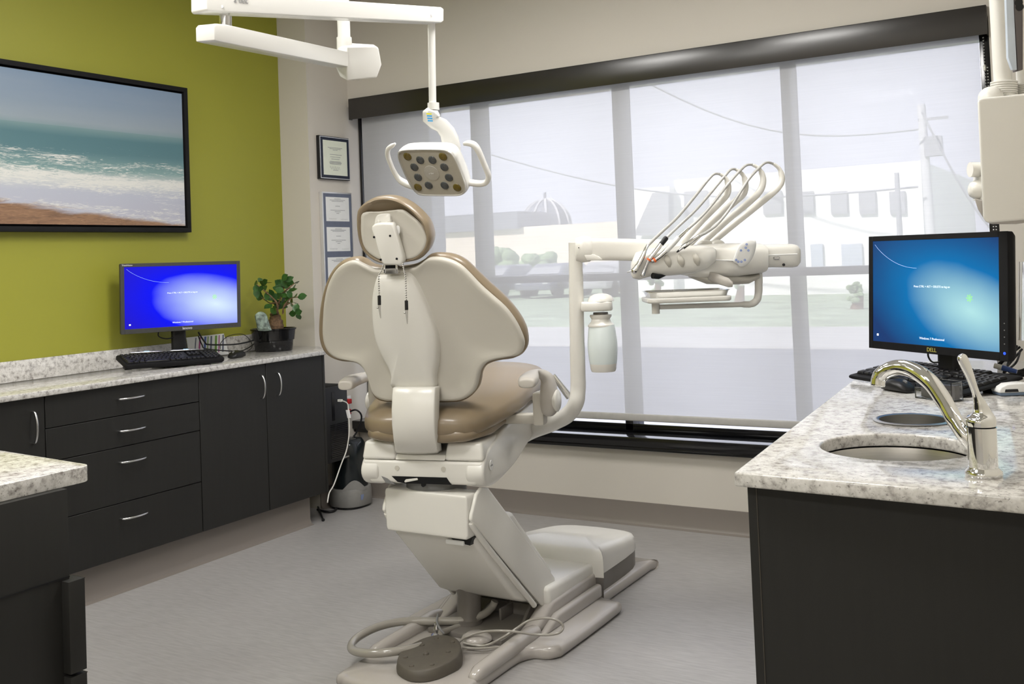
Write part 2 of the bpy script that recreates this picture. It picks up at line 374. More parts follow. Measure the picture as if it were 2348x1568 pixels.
def copy_tree(o, parent=None):
    c = o.copy(); COL.objects.link(c); c.parent = parent
    for ch in list(o.children): copy_tree(ch, c)
    return c
def rrect(w_, h_, r, n=5):
    out = []
    for cx, cy, a0 in ((w_-r, h_-r, 0), (-w_+r, h_-r, 90), (-w_+r, -h_+r, 180), (w_-r, -h_+r, 270)):
        for k in range(n+1): a = math.radians(a0+90*k/n); out.append((cx+r*math.cos(a), cy+r*math.sin(a)))
    return out

# ================================================================== THE ROOM
CEIL = 2.87
XL, XC, YC, YW = -4.001, -3.795, 4.228, 4.572
struct(MB().box(-4.3, 1.5, -2.8, 4.9, -.12, 0).make('floor', floorm))
struct(MB().box(-4.3, 1.5, -2.8, 4.9, CEIL, CEIL+.1).make('ceiling', white_p))
struct(MB().box(-4.2, XL, -2.6, YC+.1, 0, CEIL).make('wall_left', green))
struct(MB().box(-4.2, XC, YC, 4.86, 0, CEIL).make('wall_corner', beige))
struct(MB().box(XC-.02, -.03, YW, 4.86, 0, .40).box(XC-.02, -.03, YW, 4.86, 2.22, CEIL).box(-.425, -.03, YW, 4.86, .40, 2.22).make('wall_far', beige))
struct(MB().box(-.04, .1, .7, 4.86, 0, CEIL).box(.1, 1.3, .7, .8, 0, CEIL).box(1.2, 1.3, -2.6, .7, 0, CEIL).make('wall_right', beige))
struct(MB().box(-4.2, 1.3, -2.7, -2.6, 0, CEIL).make('wall_back', beige))
# cove base along the far wall and under the left run of cabinets
struct(MB().grid([[V((x, YW, .11)), V((x, YW-.006, .11)), V((x, YW-.006, .02)), V((x, YW-.014, .006)), V((x, YW-.03, 0)), V((x, YW, 0))] for x in (XC, -.04)]).make('baseboard_far', vinyl))
struct(MB().grid([[V((XC, y, .11)), V((XC+.006, y, .11)), V((XC+.006, y, .02)), V((XC+.014, y, .006)), V((XC+.03, y, 0)), V((XC, y, 0))] for y in (YC, YW-.03)]).make('baseboard_corner', vinyl))
KX, KY = -3.625, 3.955     # toe kick face and end
struct(MB().grid([[V((KX, y, .15)), V((KX+.004, y, .15)), V((KX+.004, y, .03)), V((KX+.012, y, .008)), V((KX+.03, y, 0)), V((KX, y, 0))] for y in (-2.3, KY)]).box(-3.95, KX, -2.3, KY, 0, .149).make('baseboard_left', vinyl))

# window: frame, mullions and panes, behind the roller shade
win = bpy.data.objects.new('window_1', None); COL.objects.link(win); win.location = (-2.1, 4.7, .43); struct(win)
fb = MB()
fb.box(XC, -.425, 4.68, 4.70, .43, .466).box(XC, -.425, 4.70, 4.82, .40, .432).box(XC, -.425, 4.68, 4.82, 2.16, 2.22).box(XC, -3.778, 4.66, 4.82, .43, 2.2).box(-.464, -.425, 4.585, 4.82, .43, 2.2)
fb.make('window_frame', frameblk, win, bevel=.002)
for x in (-3.03, -2.175, -1.318): MB().box(x, x+.042, 4.68, 4.815, .432, 2.16).make('mullion', bronze, win, bevel=.002)
for x0, x1 in ((-3.778, -3.03), (-2.988, -2.175), (-2.133, -1.318), (-1.276, -.464)):
    MB().box(x0, x1, 4.69, 4.80, 1.178, 1.216).make('transom', bronze, win, bevel=.002)
    for z0, z1 in ((.434, 1.178), (1.216, 2.16)): MB().box(x0, x1, 4.745, 4.75, z0, z1).make('window_pane', glassm, win)
struct(MB().box(XC-.01, -.427, 4.515, 4.685, .385, .43).box(XC-.01, -.427, 4.53, 4.56, .365, .39).make('trim_1', frameblk, bevel=.003))
struct(MB().box(-4.3, -3.44, 4.87, 5.0, -.3, 3.0).make('wall_outer', mat('pale_stucco', (.52, .53, .55), .8, noise=(5, .03))))

sh = thing('roller_shade', 'grey woven roller shade covering the whole window under a dark bronze valance', 'window shade', (-2.1, 4.6, .495))
MB().quad((-3.72, 4.6, .525), (-.466, 4.6, .525), (-.466, 4.6, 2.17), (-3.72, 4.6, 2.17)).make('shade_fabric', shadem, sh)
MB().loft([((x, 4.6, .512), (0, .007, 0), (0, 0, .018), 4) for x in (-3.72, -.466)], 16).make('hem_bar', mat('hem_bar_grey', (.44, .43, .41), .5, noise=(40, .04)), sh)
MB().box(-3.767, -.427, 4.543, 4.548, 2.142, 2.262).box(-3.767, -3.762, 4.548, 4.571, 2.142, 2.262).box(-.432, -.427, 4.548, 4.66, 2.142, 2.262).box(-3.767, -.427, 4.543, 4.57, 2.258, 2.262).make('valance', bronze, sh, bevel=.0015)
MB().cyl((-3.73, 4.62, 2.19), (-.45, 4.62, 2.19), .03).make('shade_roller', mat('roller_grey', (.3, .3, .31), .5), sh)
ch = MB()
for k in range(95):
    z = 2.135-k*.0125; ch.ball((-.447, 4.575, z), .0032, 6, 4)
    if k > 9: ch.ball((-.437, 4.573, z), .0032, 6, 4)
ch.lathe([(.006, 0), (.006, .02)], (-.447, 4.575, 2.00), seg=8).make('bead_chain', mat('nickel_beads', (.6, .6, .58), .3, .8), sh)

# ceiling lights: each fixture with its own lamp; the back row is added fill
for i, (lx, ly) in enumerate(LAMPS):
    t = thing('ceiling_light', 'recessed ceiling light panel in the ceiling above %s' % (('the left cabinets near the short wall', 'the delivery unit near the window', 'the left cabinets in front of the painting', 'the floor behind the dental chair', 'the back left of the room, added as unseen fill light', 'the middle of the back of the room, added as unseen fill light', 'the back right of the room, added as unseen fill light')[i]), 'ceiling light', (lx, ly, CEIL-.02), 'ceiling lights')
    MB().box(lx-.31, lx+.31, ly-.31, ly-.29, CEIL-.02, CEIL).box(lx-.31, lx+.31, ly+.29, ly+.31, CEIL-.02, CEIL).box(lx-.31, lx-.29, ly-.29, ly+.29, CEIL-.02, CEIL).box(lx+.29, lx+.31, ly-.29, ly+.29, CEIL-.02, CEIL).make('frame', whitep, t)
    MB().box(lx-.29, lx+.29, ly-.29, ly+.29, CEIL-.006, CEIL).make('diffuser', mat('lit_diffuser', (.8, .8, .8), .5, emis=(1, .97, .92, 7.0)), t)
    ld = bpy.data.lights.new('lamp', 'AREA'); ld.shape = 'RECTANGLE'; ld.size = .56; ld.size_y = .56; ld.energy = LAMP_W; ld.color = (1, .98, .95); ld.spread = math.radians(180)
    lo = bpy.data.objects.new('lamp', ld); COL.objects.link(lo); lo.location = (0, 0, .008); lo.parent = t

# ================================================================== OUTSIDE, seen through the shade
GZ = -.35
struct(MB().box(-90, 60, 4.9, 17, GZ-.1, GZ).make('ground_road', asphalt))
struct(MB().box(-90, 60, 17, 21.5, GZ-.1, GZ+.03).make('ground_kerb', concrete))
struct(MB().box(-90, 60, 21.5, 200, GZ-.1, GZ+.06).make('ground_lawn', lawn))
def gp(px, y, z): return ax(px, 600, 1, y).x
def bld(name, label, cat, y, px0, px1, pyt, dep, m):
    a = ax(px0, pyt, 1, y); b_ = ax(px1, pyt, 1, y); t = thing(name, label, cat, ((a.x+b_.x)/2, y, GZ)); MB().box(a.x, b_.x, y, y+dep, GZ, (a.z+b_.z)/2).make('wall', m, t); return t, a, b_
t, a, b_ = bld('office_building', 'white building with a dark band of windows across the road', 'building', 36, 1545, 2112, 392, 14, bwhite)
def bw(par, y, px0, py0, px1, py1, m, name):
    p = ax(px0, py0, 1, y); q = ax(px1, py1, 1, y); MB().box(p.x, q.x, y-.12, y-.01, q.z, p.z).make(name, m, par)
for k, (p0, p1) in enumerate(((1570, 1625), (1675, 1710), (1750, 1795), (1835, 1868), (1905, 1945), (1970, 2010), (2040, 2078))): bw(t, 36, p0, 440, p1, 490, bgrey, 'window')
for p0, p1 in ((1745, 1790), (1860, 1890), (1930, 1980)): bw(t, 36, p0, 560, p1, 620, mat('shop_glass', (.45, .5, .58), .3, noise=(.6, .1)), 'window')
t, a, b_ = bld('shop_building', 'low white building with a dark sloping porch left of the white office building', 'building', 35.5, 1415, 1535, 432, 10, bwhite)
p = [ax(x, y, 1, 34.9) for x, y in ((1452, 540), (1496, 442), (1533, 440), (1533, 540))]; MB().prism(p, (0, .5, 0)).make('porch', bgrey, t)
t, a, b_ = bld('brick_building', 'long pale brick building under the dome in the distance', 'building', 70, 900, 1480, 522, 14, bpink)
p0, p1 = ax(985, 497, 1, 69), ax(1180, 518, 1, 69); MB().box(p0.x, p1.x, 69.5, 75, p1.z-.2, p0.z).make('roof', dome_m, t)
dm = thing('glass_dome', 'dark ribbed dome with a small finial behind the pale brick building', 'dome', (ax(1252, 520, 1, 90).x, 90, GZ))
c = ax(1252, 518, 1, 90); R = (ax(1302, 518, 1, 90)-ax(1202, 518, 1, 90)).length/2
MB().lathe([(R*math.cos(t_), R*1.05*math.sin(t_)) for t_ in [PI/2*k/10 for k in range(10)]]+[(.01, R*1.05)], c, seg=24).make('dome_shell', dome_m, dm)
MB().cyl((c.x, 90, GZ), (c.x, 90, c.z), R*1.02, 28).make('drum', bpink, dm)
rb = MB()
for k in range(12): rb.tube([c+V((R*1.02*math.cos(t_)*math.cos(k*PI/6), R*1.02*math.cos(t_)*math.sin(k*PI/6), R*1.08*math.sin(t_))) for t_ in [PI/2*j/8 for j in range(9)]], .12, 4)
rb.make('rib', mat('dome_rib_white', (.6, .6, .62), .6), dm); MB().cyl(c+V((0, 0, R)), c+V((0, 0, R*1.35)), .15).make('finial', dome_m, dm)
def bush(name, label, px, py0, py1, y, wpx, group, seed):
    rnd = random.Random(seed); top = ax(px, py0, 1, y); w_ = (ax(px+wpx, py0, 1, y)-top).length; h = top.z-GZ
    t = thing(name, label, 'tree', (top.x, y, GZ), group); m = MB()
    for k in range(26):
        an = rnd.uniform(0, 2*PI); r_ = rnd.uniform(0, 1)**.5*w_*.75; zz = GZ+h*rnd.uniform(.35, .85); m.ball((top.x+r_*math.cos(an), y+r_*math.sin(an), zz), w_*rnd.uniform(.22, .42), 9, 6, (1, 1, .8))
    m.make('foliage', treeleaf, t); MB().tube([(top.x, y, GZ), (top.x+.1, y, GZ+h*.5)], [.18, .1], 8).make('trunk', bark, t)
for i, (px, py, y, wp, lb) in enumerate(((1150, 560, 45, 40, 'pale green tree left of the delivery arm beyond the shade'), (1230, 575, 48, 45, 'broad pale tree under the dome beyond the shade'), (1420, 590, 42, 30, 'small tree left of the white office building'), (1500, 600, 30, 18, 'shrub in front of the low shop building'), (1690, 610, 30, 16, 'shrub by the white building entrance'), (1960, 640, 27, 22, 'round shrub right of the white building'), (2180, 520, 55, 35, 'far tree at the right end of the window'), (1060, 600, 40, 30, 'tree at the left end of the lawn'))):
    bush('tree', lb, px, py, 700, y, wp, 'trees beyond the window', i)
def car(px, py, y, label, m):
    c = ax(px, py, 1, y); x, z = c.x, GZ+.06; t = thing('car', label, 'car', (x, y, z), 'parked cars across the road')
    prof = [(-2.1, .35), (-2.1, .75), (-1.2, .95), (-.5, 1.4), (1.2, 1.42), (1.9, 1.0), (2.1, .8), (2.15, .35)]
    MB().grid([[V((x+s_*(.85 if b_ < 1 else .72), y+a, z+b_)) for a, b_ in prof] for s_ in (-1, 1)]).make('body', m, t, bevel=.08)
    MB().grid([[V((x+s_*.72, y-1.2, z+.99)), V((x+s_*.64, y-.58, z+1.34)), V((x+s_*.64, y-.50, z+1.34)), V((x+s_*.72, y-1.1, z+.99))] for s_ in (-1, 1)]).make('windscreen', bgrey, t)
    for s_ in (-1, 1):
        MB().box(x+s_*.62-.12, x+s_*.62+.12, y-2.13, y-2.08, z+.6, z+.72).make('headlight', silver, t)
        for a in (-1.3, 1.3): MB().cyl((x+s_*.66, y+a, z+.33), (x+s_*.86, y+a, z+.33), .33).make('wheel', tyre, t)
for px, y, lb, m in ((1155, 38, 'grey car parked left of the other cars across the road', carp), (1278, 38, 'dark blue grey car parked in the middle of the row across the road', carp), (1400, 38, 'silver car parked right of the others behind the delivery post', carp2)): car(px, 690, y, lb, m)
up_ = thing('utility_pole', 'tall pale utility pole standing right of the white building', 'pole', (ax(2118, 600, 1, 33).x, 33, GZ))
b0 = ax(2112, 240, 1, 33); MB().cyl((b0.x+.12, 33, GZ), (b0.x, 33, b0.z), .16, r2=.12).make('pole', mat('pale_wood_pole', (.6, .6, .62), .8), up_)
MB().box(b0.x-.1, b0.x+.75, 32.9, 33.0, b0.z-.5, b0.z-.42).make('cross_arm', bgrey, up_)
MB().box(b0.x+.05, b0.x+.55, 32.8, 33.1, b0.z-1.6, b0.z-1.0).make('transformer', bgrey, up_)
wr = MB()
for a, b_, sg in (((1480, 185), (2112, 300), -40), ((2120, 260), (2400, 620), 0), ((1120, 350), (2112, 430), 10)):
    p, q = ax(*a, 1, 33), ax(*b_, 1, 33); wr.tube([p.lerp(q, k/12)-V((0, .5, .9*math.sin(PI*k/12))) for k in range(13)], .035, 5)
tag(wr.make('power_lines', bgrey), 'sagging power lines running to the utility pole outside', 'cable')
lp = thing('lamp_post', 'thin dark post standing in front of the white building', 'post', (ax(2056, 600, 1, 32).x, 32, GZ)); p = ax(2056, 396, 1, 32)
MB().cyl((p.x, 32, GZ), p, .10, r2=.07).make('post', bgrey, lp)

# ================================================================== LEFT RUN OF CABINETS
XF = -3.571
def pull(parent, P, d, L_=.11, name='handle'):   # bow handle: P centre, d direction along the handle, standing off +x
    P = V(P); d = V(d); pts = spline([P-d*L_/2, P-d*L_*.46+V((.018, 0, 0)), P-d*L_*.2+V((.030, 0, 0)), P+d*L_*.2+V((.030, 0, 0)), P+d*L_*.46+V((.018, 0, 0)), P+d*L_/2], 5)
    MB().tube(pts, .0045, 10).make(name, satin, parent)
def front(name, parent, y0, y1, z0, z1, x=XF):
    o = MB().box(x-.019, x, y0+.002, y1-.002, z0+.0015, z1-.0015).make(name, cab, parent, bevel=.0012, segs=1); return o
DZ0, DZ1 = .149, .853
def cabinet(label, y0, y1, grp='cabinets under the left counter'):
    t = thing('base_cabinet', label, 'cabinet', (-3.78, (y0+y1)/2, DZ0), grp)
    MB().box(-3.99, XF-.021, y0+.001, y1-.001, DZ0, DZ1).make('body', edge, t); return t
t = cabinet('charcoal cabinet with one tall door at the left edge, beside the drawer cabinet', 1.75, 2.447); d = front('door', t, 1.75, 2.447, DZ0, DZ1); pull(d, (XF, 2.393, .742), (0, 0, 1), .12)
t = cabinet('charcoal cabinet with four drawers in the left run', 2.447, 3.207)
for z0, z1, hz in ((.727, DZ1, .796), (.599, .727, .665), (.372, .599, .538), (DZ0, .372, .309)):
    d = front('drawer', t, 2.447, 3.207, z0, z1); pull(d, (XF, 2.838, hz), (0, 1, 0), .125)
t = cabinet('charcoal cabinet with two doors at the window end of the left run', 3.207, 4.043)
d = front('door', t, 3.207, 3.622, DZ0, DZ1); pull(d, (XF, 3.583, .745), (0, 0, 1), .11)
d = front('door', t, 3.622, 4.028, DZ0, DZ1); pull(d, (XF, 3.692, .745), (0, 0, 1), .11)
MB().box(-3.78, XF, 4.028, 4.045, DZ0-.001, DZ1).make('end_panel', cab, t, bevel=.001)
t = cabinet('charcoal cabinet behind the near counter, mostly hidden', .9, 1.75); front('door', t, .9, 1.75, DZ0, DZ1)
ct = thing('countertop', 'long speckled quartz worktop with upstand along the green wall', 'countertop', (-3.78, 2.4, .855))
MB().holes([(-3.999, -.6), (-3.548, -.6), (-3.548, 4.035), (-3.56, 4.052), (-3.63, 4.10), (-3.76, 4.226), (-3.999, 4.226)], [], .854, .877).make('slab', granite, ct, bevel=.004, segs=3)
MB().box(-3.999, -3.98, -.6, 4.226, .878, .965).make('upstand', granite, ct, bevel=.002)

# painting
pt = thing('framed_painting', 'large seascape painting of surf and sand in a dark float frame on the green wall', 'painting', (-3.96, 2.6, 1.505))
PY0, PY1, PZ0, PZ1 = 1.75, 3.535, 1.503, 2.222
for a in ((PY0, PY1, PZ0, PZ0+.022), (PY0, PY1, PZ1-.022, PZ1), (PY0, PY0+.022, PZ0+.022, PZ1-.022), (PY1-.022, PY1, PZ0+.022, PZ1-.022)):
    MB().box(-4.0, -3.955, *a).make('frame_side', blackm, pt, bevel=.001)
MB().box(-4.0, -3.99, PY0+.02, PY1-.02, PZ0+.02, PZ1-.02).make('backing', blackm, pt)
b = MB(); x = -3.962; b.quad((x, PY0+.032, PZ0+.032), (x, PY1-.032, PZ0+.032), (x, PY1-.032, PZ1-.032), (x, PY0+.032, PZ1-.032)); b.make('painted_canvas', seascape, pt, keep=True)
MB().box(-3.989, -3.963, PY0+.032, PY1-.032, PZ0+.032, PZ1-.032).make('stretcher', blackm, pt)

# certificates on the short wall
def lines(b, x, y0, y1, z, spec):
    w_ = y1-y0; c = (y0+y1)/2
    for zf, wf, off in spec: b.box(x-.0003, x+.0004, c+off*w_-wf*w_/2, c+off*w_+wf*w_/2, z[0]+(z[1]-z[0])*zf-.0016, z[0]+(z[1]-z[0])*zf+.0010)
t = thing('framed_certificate', 'square certificate in a navy and silver frame, above the tall frame', 'certificate', (XC+.01, 4.45, 1.793))
y0, y1, z0, z1 = 4.290, 4.545, 1.793, 2.035
MB().box(XC+.001, XC+.020, y0, y1, z0, z1).make('frame', black, t, bevel=.001)
MB().box(XC+.020, XC+.024, y0+.005, y1-.003, z0+.004, z1-.004).make('frame_face', silver, t)
MB().box(XC+.024, XC+.0245, y0+.009, y1-.007, z0+.008, z1-.008).make('mount', navy, t)
MB().box(XC+.0245, XC+.0250, y0+.027, y1-.026, z0+.024, z1-.024).make('certificate_sheet', paperg, t)
b = MB(); lines(b, XC+.0252, y0+.027, y1-.026, (z0+.024, z1-.024), [(.80, .60, 0), (.765, .46, 0), (.73, .2, 0), (.60, .5, .02), (.53, .42, 0), (.47, .34, 0), (.40, .44, 0), (.375, .52, 0), (.35, .5, 0), (.325, .46, 0), (.15, .22, 0)])
q = [(XC+.0253, y0+.08+k*.004, z0+.065+.010*math.sin(k*1.7)) for k in range(22)]; b.tube(q, .0006, 4); b.make('print', ink, t)
t = thing('framed_certificate', 'tall silver frame holding a column of small certificates behind the chair back', 'certificate', (XC+.01, 4.45, 1.05))
y0, y1, z0, z1 = 4.297, 4.548, 1.02, 1.722
MB().box(XC+.001, XC+.024, y0, y1, z0, z1).make('frame', silver, t, bevel=.001)
MB().box(XC+.024, XC+.0244, y0+.009, y1-.006, z0+.008, z1-.008).make('mount', slate, t)
for k in range(4):
    za = z1-.028-k*.168; MB().box(XC+.0244, XC+.0249, y0+.028, y1-.026, za-.135, za).make('certificate_sheet', paper, t)
    b = MB(); lines(b, XC+.0251, y0+.028, y1-.026, (za-.135, za), [(.93, .28, 0), (.88, .66, 0), (.83, .5, 0), (.63, .2, 0), (.46, .62, 0), (.40, .26, 0), (.33, .12, 0)])
    b.tube([(XC+.0252, y0+.05+j*.004, za-.122+.005*math.sin(j*2.1)) for j in range(17)], .0005, 4).box(XC+.0249, XC+.0254, y0+.15, y0+.21, za-.124, za-.1228); b.make('print', ink, t)

# ================================================================== DENTAL CHAIR
BX = -1.955                        # centre line of the floor base
A0 = math.radians(13.3)            # the seat is swung this far towards the green wall
KF = V((-math.sin(A0), math.cos(A0), 0)); KR = V((math.cos(A0), math.sin(A0), 0)); KC = V((-1.957, 2.66, 0)); KZ = V((0, 0, 1))
def kp(u, v, z): return KC+KR*u+KF*v+KZ*z
def kv(px, py, v): return onp(px, py, KC+KF*v, KF)
def ku(px, py, u): return onp(px, py, KC+KR*u, KR)
chair = thing('dental_chair', 'cream and brown dental chair seen from behind on its grey floor base', 'dental chair', (BX, 2.8, 0))
# floor base
def bs(pts): return [(BX+s_*x, y) for s_, L_ in ((1, pts), (-1, pts[::-1])) for x, y in L_]
outl = bs([(.13, 2.44), (.19, 2.455), (.215, 2.49), (.217, 2.80), (.225, 2.87), (.25, 2.905), (.29, 2.915), (.315, 2.945), (.322, 3.0), (.322, 3.38), (.305, 3.42), (.24, 3.44), (.225, 3.48), (.222, 3.92), (.20, 3.96)])
outl = [(p.x, p.y) for p in spline([(x, y, 0) for x, y in outl], 3, True)]
def oc(k, z, pts=outl): return [V((BX+(x-BX)*k, 3.18+(y-3.18)*(1-(1-k)*.45), z)) for x, y in pts]
MB().grid([oc(.965, 0), oc(.985, .004), oc(1, .012), oc(1, .026), oc(.985, .036), oc(.95, .041), oc(.6, .043)]).make('base_plate', greige, chair, ang=60)
for s_ in (-1, 1):
    rb = MB(); rb.loft([((BX+s_*.20, 2.60, .036), (.001, 0, 0), (0, 0, .001)), ((BX+s_*.20, 2.605, .040), (.016, 0, 0), (0, 0, .014)), ((BX+s_*.198, 2.64, .046), (.024, 0, 0), (0, 0, .022)), ((BX+s_*.195, 2.95, .052), (.026, 0, 0), (0, 0, .030)), ((BX+s_*.195, 3.0, .05), (.024, 0, 0), (0, 0, .024))], 16, 2.2)
    rb.make('ridge', greige, chair, ang=70)
    rl = MB(); prof = [(2.90, .040), (3.02, .075), (3.12, .118), (3.46, .125), (3.50, .04)]
    rl.prism([V((BX+s_*.150, y, z)) for y, z in prof], (s_*.055, 0, 0)); rl.make('side_rail', greige, chair, bevel=.012, segs=3)
    fl = MB(); fl.prism([V((BX+s_*.205, y, z)) for y, z in ((2.98, .038), (3.1, .085), (3.44, .09), (3.44, .038))], (s_*.03, 0, 0)); fl.make('rail_flange', greige, chair, bevel=.012, segs=3)
MB().box(BX-.148, BX+.148, 2.86, 3.42, .043, .060).make('well_floor', greige_dk, chair, bevel=.003)
MB().box(BX-.15, BX+.15, 3.30, 3.32, .06, .12).box(BX+.04, BX+.05, 3.02, 3.3, .06, .10).make('well_rib', greige_dk, chair, bevel=.003)
# pump covers in front of the lift
cv = MB(); W1 = .197
cv.grid([[V((BX+s_*W1*a, y, z)) for a, y, z in ((1, 3.10, .100), (1, 3.455, .100), (1, 3.455, .158), (1, 3.10, .168))] for s_ in (-1, 1)]); cv.make('pump_cover', cream, chair, bevel=.016, segs=4)
cap = [(BX+x, y) for x, y in ((-.205, 3.44), (.205, 3.44), (.212, 3.5), (.20, 3.80), (.15, 3.90), (.06, 3.93), (-.06, 3.93), (-.15, 3.90), (-.20, 3.80), (-.212, 3.5))]
cp_ = [(p.x, p.y) for p in spline([(x, y, 0) for x, y in cap], 3, True)]
def cc(k, z): return [V((BX+(x-BX)*k, 3.68+(y-3.68)*k, z-.10*max(0, y-3.5)*(1 if z > .12 else 0))) for x, y in cp_]
MB().grid([cc(1.0, .108), cc(1.0, .165), cc(.985, .186), cc(.95, .199), cc(.86, .206), cc(.4, .209)]).make('front_cap', cream, chair, ang=60)
MB().grid([cc(.975, .03), cc(.985, .107)]).make('front_skirt', greige_dk, chair)
MB().box(BX-.19, BX+.19, 3.1, 3.45, .04, .099).make('pump_housing', greige_dk, chair, bevel=.004)
# lift arm
arm = [(2.700, .426), (2.715, .446), (2.76, .46), (2.95, .46), (3.20, .20), (3.205, .125), (3.10, .115), (2.985, .150), (2.94, .172)]
MB().prism([V((BX-.158, y, z)) for y, z in arm], (.316, 0, 0)).make('lift_arm', cream, chair, bevel=.014, segs=3)
for s_ in (-1, 1):
    pl = [(2.668, .498), (2.672, .515), (2.705, .572), (2.735, .588), (2.775, .577), (3.185, .178), (3.19, .13), (3.10, .098)]
    MB().prism([V((BX+s_*.163, y, z)) for y, z in pl], (s_*.014, 0, 0)).make('side_cover', cream, chair, bevel=.006, segs=3)
    MB().tube(spline([(BX+s_*.166, 2.682, .488), (BX+s_*.166, 2.70, .462), (BX+s_*.166, 2.80, .36), (BX+s_*.166, 3.05, .12)], 6), .010, 10).make('cover_lip', cream, chair)
MB().tube([(BX-.062, 2.96, .235), (BX-.055, 2.985, .15), (BX-.045, 2.96, .055)], .042, 24).make('lift_cylinder', greige_dk, chair)
MB().cyl((BX-.045, 2.96, .05), (BX-.045, 2.96, .075), .047).make('cylinder_foot', greige_dk, chair)
MB().prism([V((BX+.03, y, z)) for y, z in ((3.05, .06), (3.3, .06), (3.28, .14), (3.12, .12))], (.012, 0, 0)).prism([V((BX+.125, y, z)) for y, z in ((3.02, .06), (3.3, .06), (3.28, .15), (3.10, .12))], (.012, 0, 0)).make('lift_bracket', greige_dk, chair, bevel=.002)
# upper lift block, bearing
MB().grid([[V((BX+sx*.160*k, y, z)) for sx, y in ((-1, 2.668), (1, 2.668), (1, 2.76), (-1, 2.76))] for z, k in ((.435, .97), (.448, 1), (.560, 1.01), (.572, .99))]).make('lift_block', cream, chair, bevel=.006, segs=3)
MB().prism([V((BX+x, 2.694, z)) for x, z in ((.07, .437), (.159, .437), (.150, .412), (.09, .418))], (0, .05, 0)).make('lift_gap_dark', black, chair)  # solid black block painted in for the shade inside the gap
MB().box(BX+.06, BX+.13, 2.688, 2.72, .409, .424).make('stop_bar', whitep, chair, bevel=.004)
MB().cyl(kp(0, .12, .46), kp(0, .12, .60), .10).make('swivel_bearing', grey_soft, chair)
# seat frame with lid, recess and side shrouds
b = MB(); q = [(-.18, .598), (.18, .598), (.205, .625), (.208, .672), (-.208, .672), (-.205, .625)]
b.prism([kp(u, 0, z) for u, z in q], KF*.34); fr_ = b.make('seat_frame', cream, chair, bevel=.010, segs=3)
for u0, u1 in ((-.210, -.090), (.078, .210)): MB().prism([kp(u0, 0, z) if k == 0 else kp(u1, 0, z) for z, k in ((.6735, 0), (.6735, 1))][:1]+[kp(u1, 0, .6735), kp(u1-.006, .014, .731), kp(u0+.006, .014, .731)], KF*.30).make('frame_lid', cream, chair, bevel=.010, segs=3)
MB().hexa([kp(-.092, .002, .674), kp(.080, .002, .674), kp(.080, .30, .70), kp(-.092, .30, .70), kp(-.092, .012, .690), kp(.080, .012, .690), kp(.080, .30, .72), kp(-.092, .30, .72)]).make('frame_recess', cream, chair, bevel=.003)
# manual release openings
b = MB(); b.prism([kp(u, -.001, z) for u, z in ((-.105, .622), (.085, .622), (.100, .600), (.05, .600), (-.06, .600), (-.085, .604))], KF*.03).make('release_slot', blackm, chair)
MB().prism([kp(u, -.004, z) for u, z in ((-.06, .607), (-.055, .613), (-.015, .618), (-.013, .612), (-.058, .603))], KF*.03).make('release_lever', cream, chair, bevel=.001)
MB().prism([kp(u, -.003, z) for u, z in ((-.14, .621), (-.125, .600), (-.095, .596), (-.12, .614))], KF*.02).make('slot_corner', grey_soft, chair)
for u in (-.085, .075): MB().cyl(kp(u, -.0015, .648), kp(u, .004, .648), .008).make('screw_cap', cream_dull, chair)
MB().cyl(kp(.004, -.002, .597), kp(.004, .006, .597), .007).make('lock_hole', black, chair)
for s_ in (-1, 1):
    sp = spline([(.03, .69, 0), (.10, .715, 0), (.34, .758, 0), (.60, .775, 0), (.74, .755, 0), (.72, .715, 0), (.60, .675, 0), (.45, .635, 0), (.30, .60, 0), (.12, .583, 0), (.02, .595, 0), (-.01, .64, 0)], 4, True)
    o = MB().prism([kp(s_*.150, p.x, p.y) for p in sp], KR*s_*.062).make('side_shroud', cream, chair, bevel=.014, segs=3)
bd = MB().cyl(kp(.2135, .06, .652), kp(.2165, .06, .652), .016).make('round_badge', whitep, chair)
text('a·dec', .010, kp(.2168, .06, .652), KF, KZ, 'badge_lettering', ink, bd)
# seat cushion: swept forward and up, then dropping over the knees
def ks(u, v, z, hu, hz, tz=0, e=3): return (kp(u, v, z), KR*hu, (KZ*math.cos(tz)+KF*math.sin(tz))*hz, e)
MB().loft([ks(0, -.040, .785, .02, .010), ks(0, -.037, .785, .12, .022), ks(0, -.020, .785, .165, .040), ks(0, .02, .788, .205, .050), ks(0, .10, .802, .235, .054), ks(0, .22, .820, .262, .055), ks(0, .36, .838, .270, .055), ks(0, .52, .856, .262, .055, .05), ks(0, .64, .866, .235, .055, .25), ks(0, .72, .850, .205, .05, .7), ks(0, .76, .80, .18, .045, 1.2), ks(0, .77, .74, .14, .04, 1.5), ks(0, .77, .71, .08, .02, 1.57)], 40).make('seat_cushion', brown, chair, ang=80)
MB().loft([ks(0, -.034, .757, .06, .008), ks(0, -.03, .757, .15, .020), ks(0, 0, .757, .185, .028), ks(0, .1, .757, .215, .028), ks(0, .4, .785, .225, .026), ks(0, .6, .80, .20, .022)], 32).make('seat_underpad', brown, chair, ang=80)
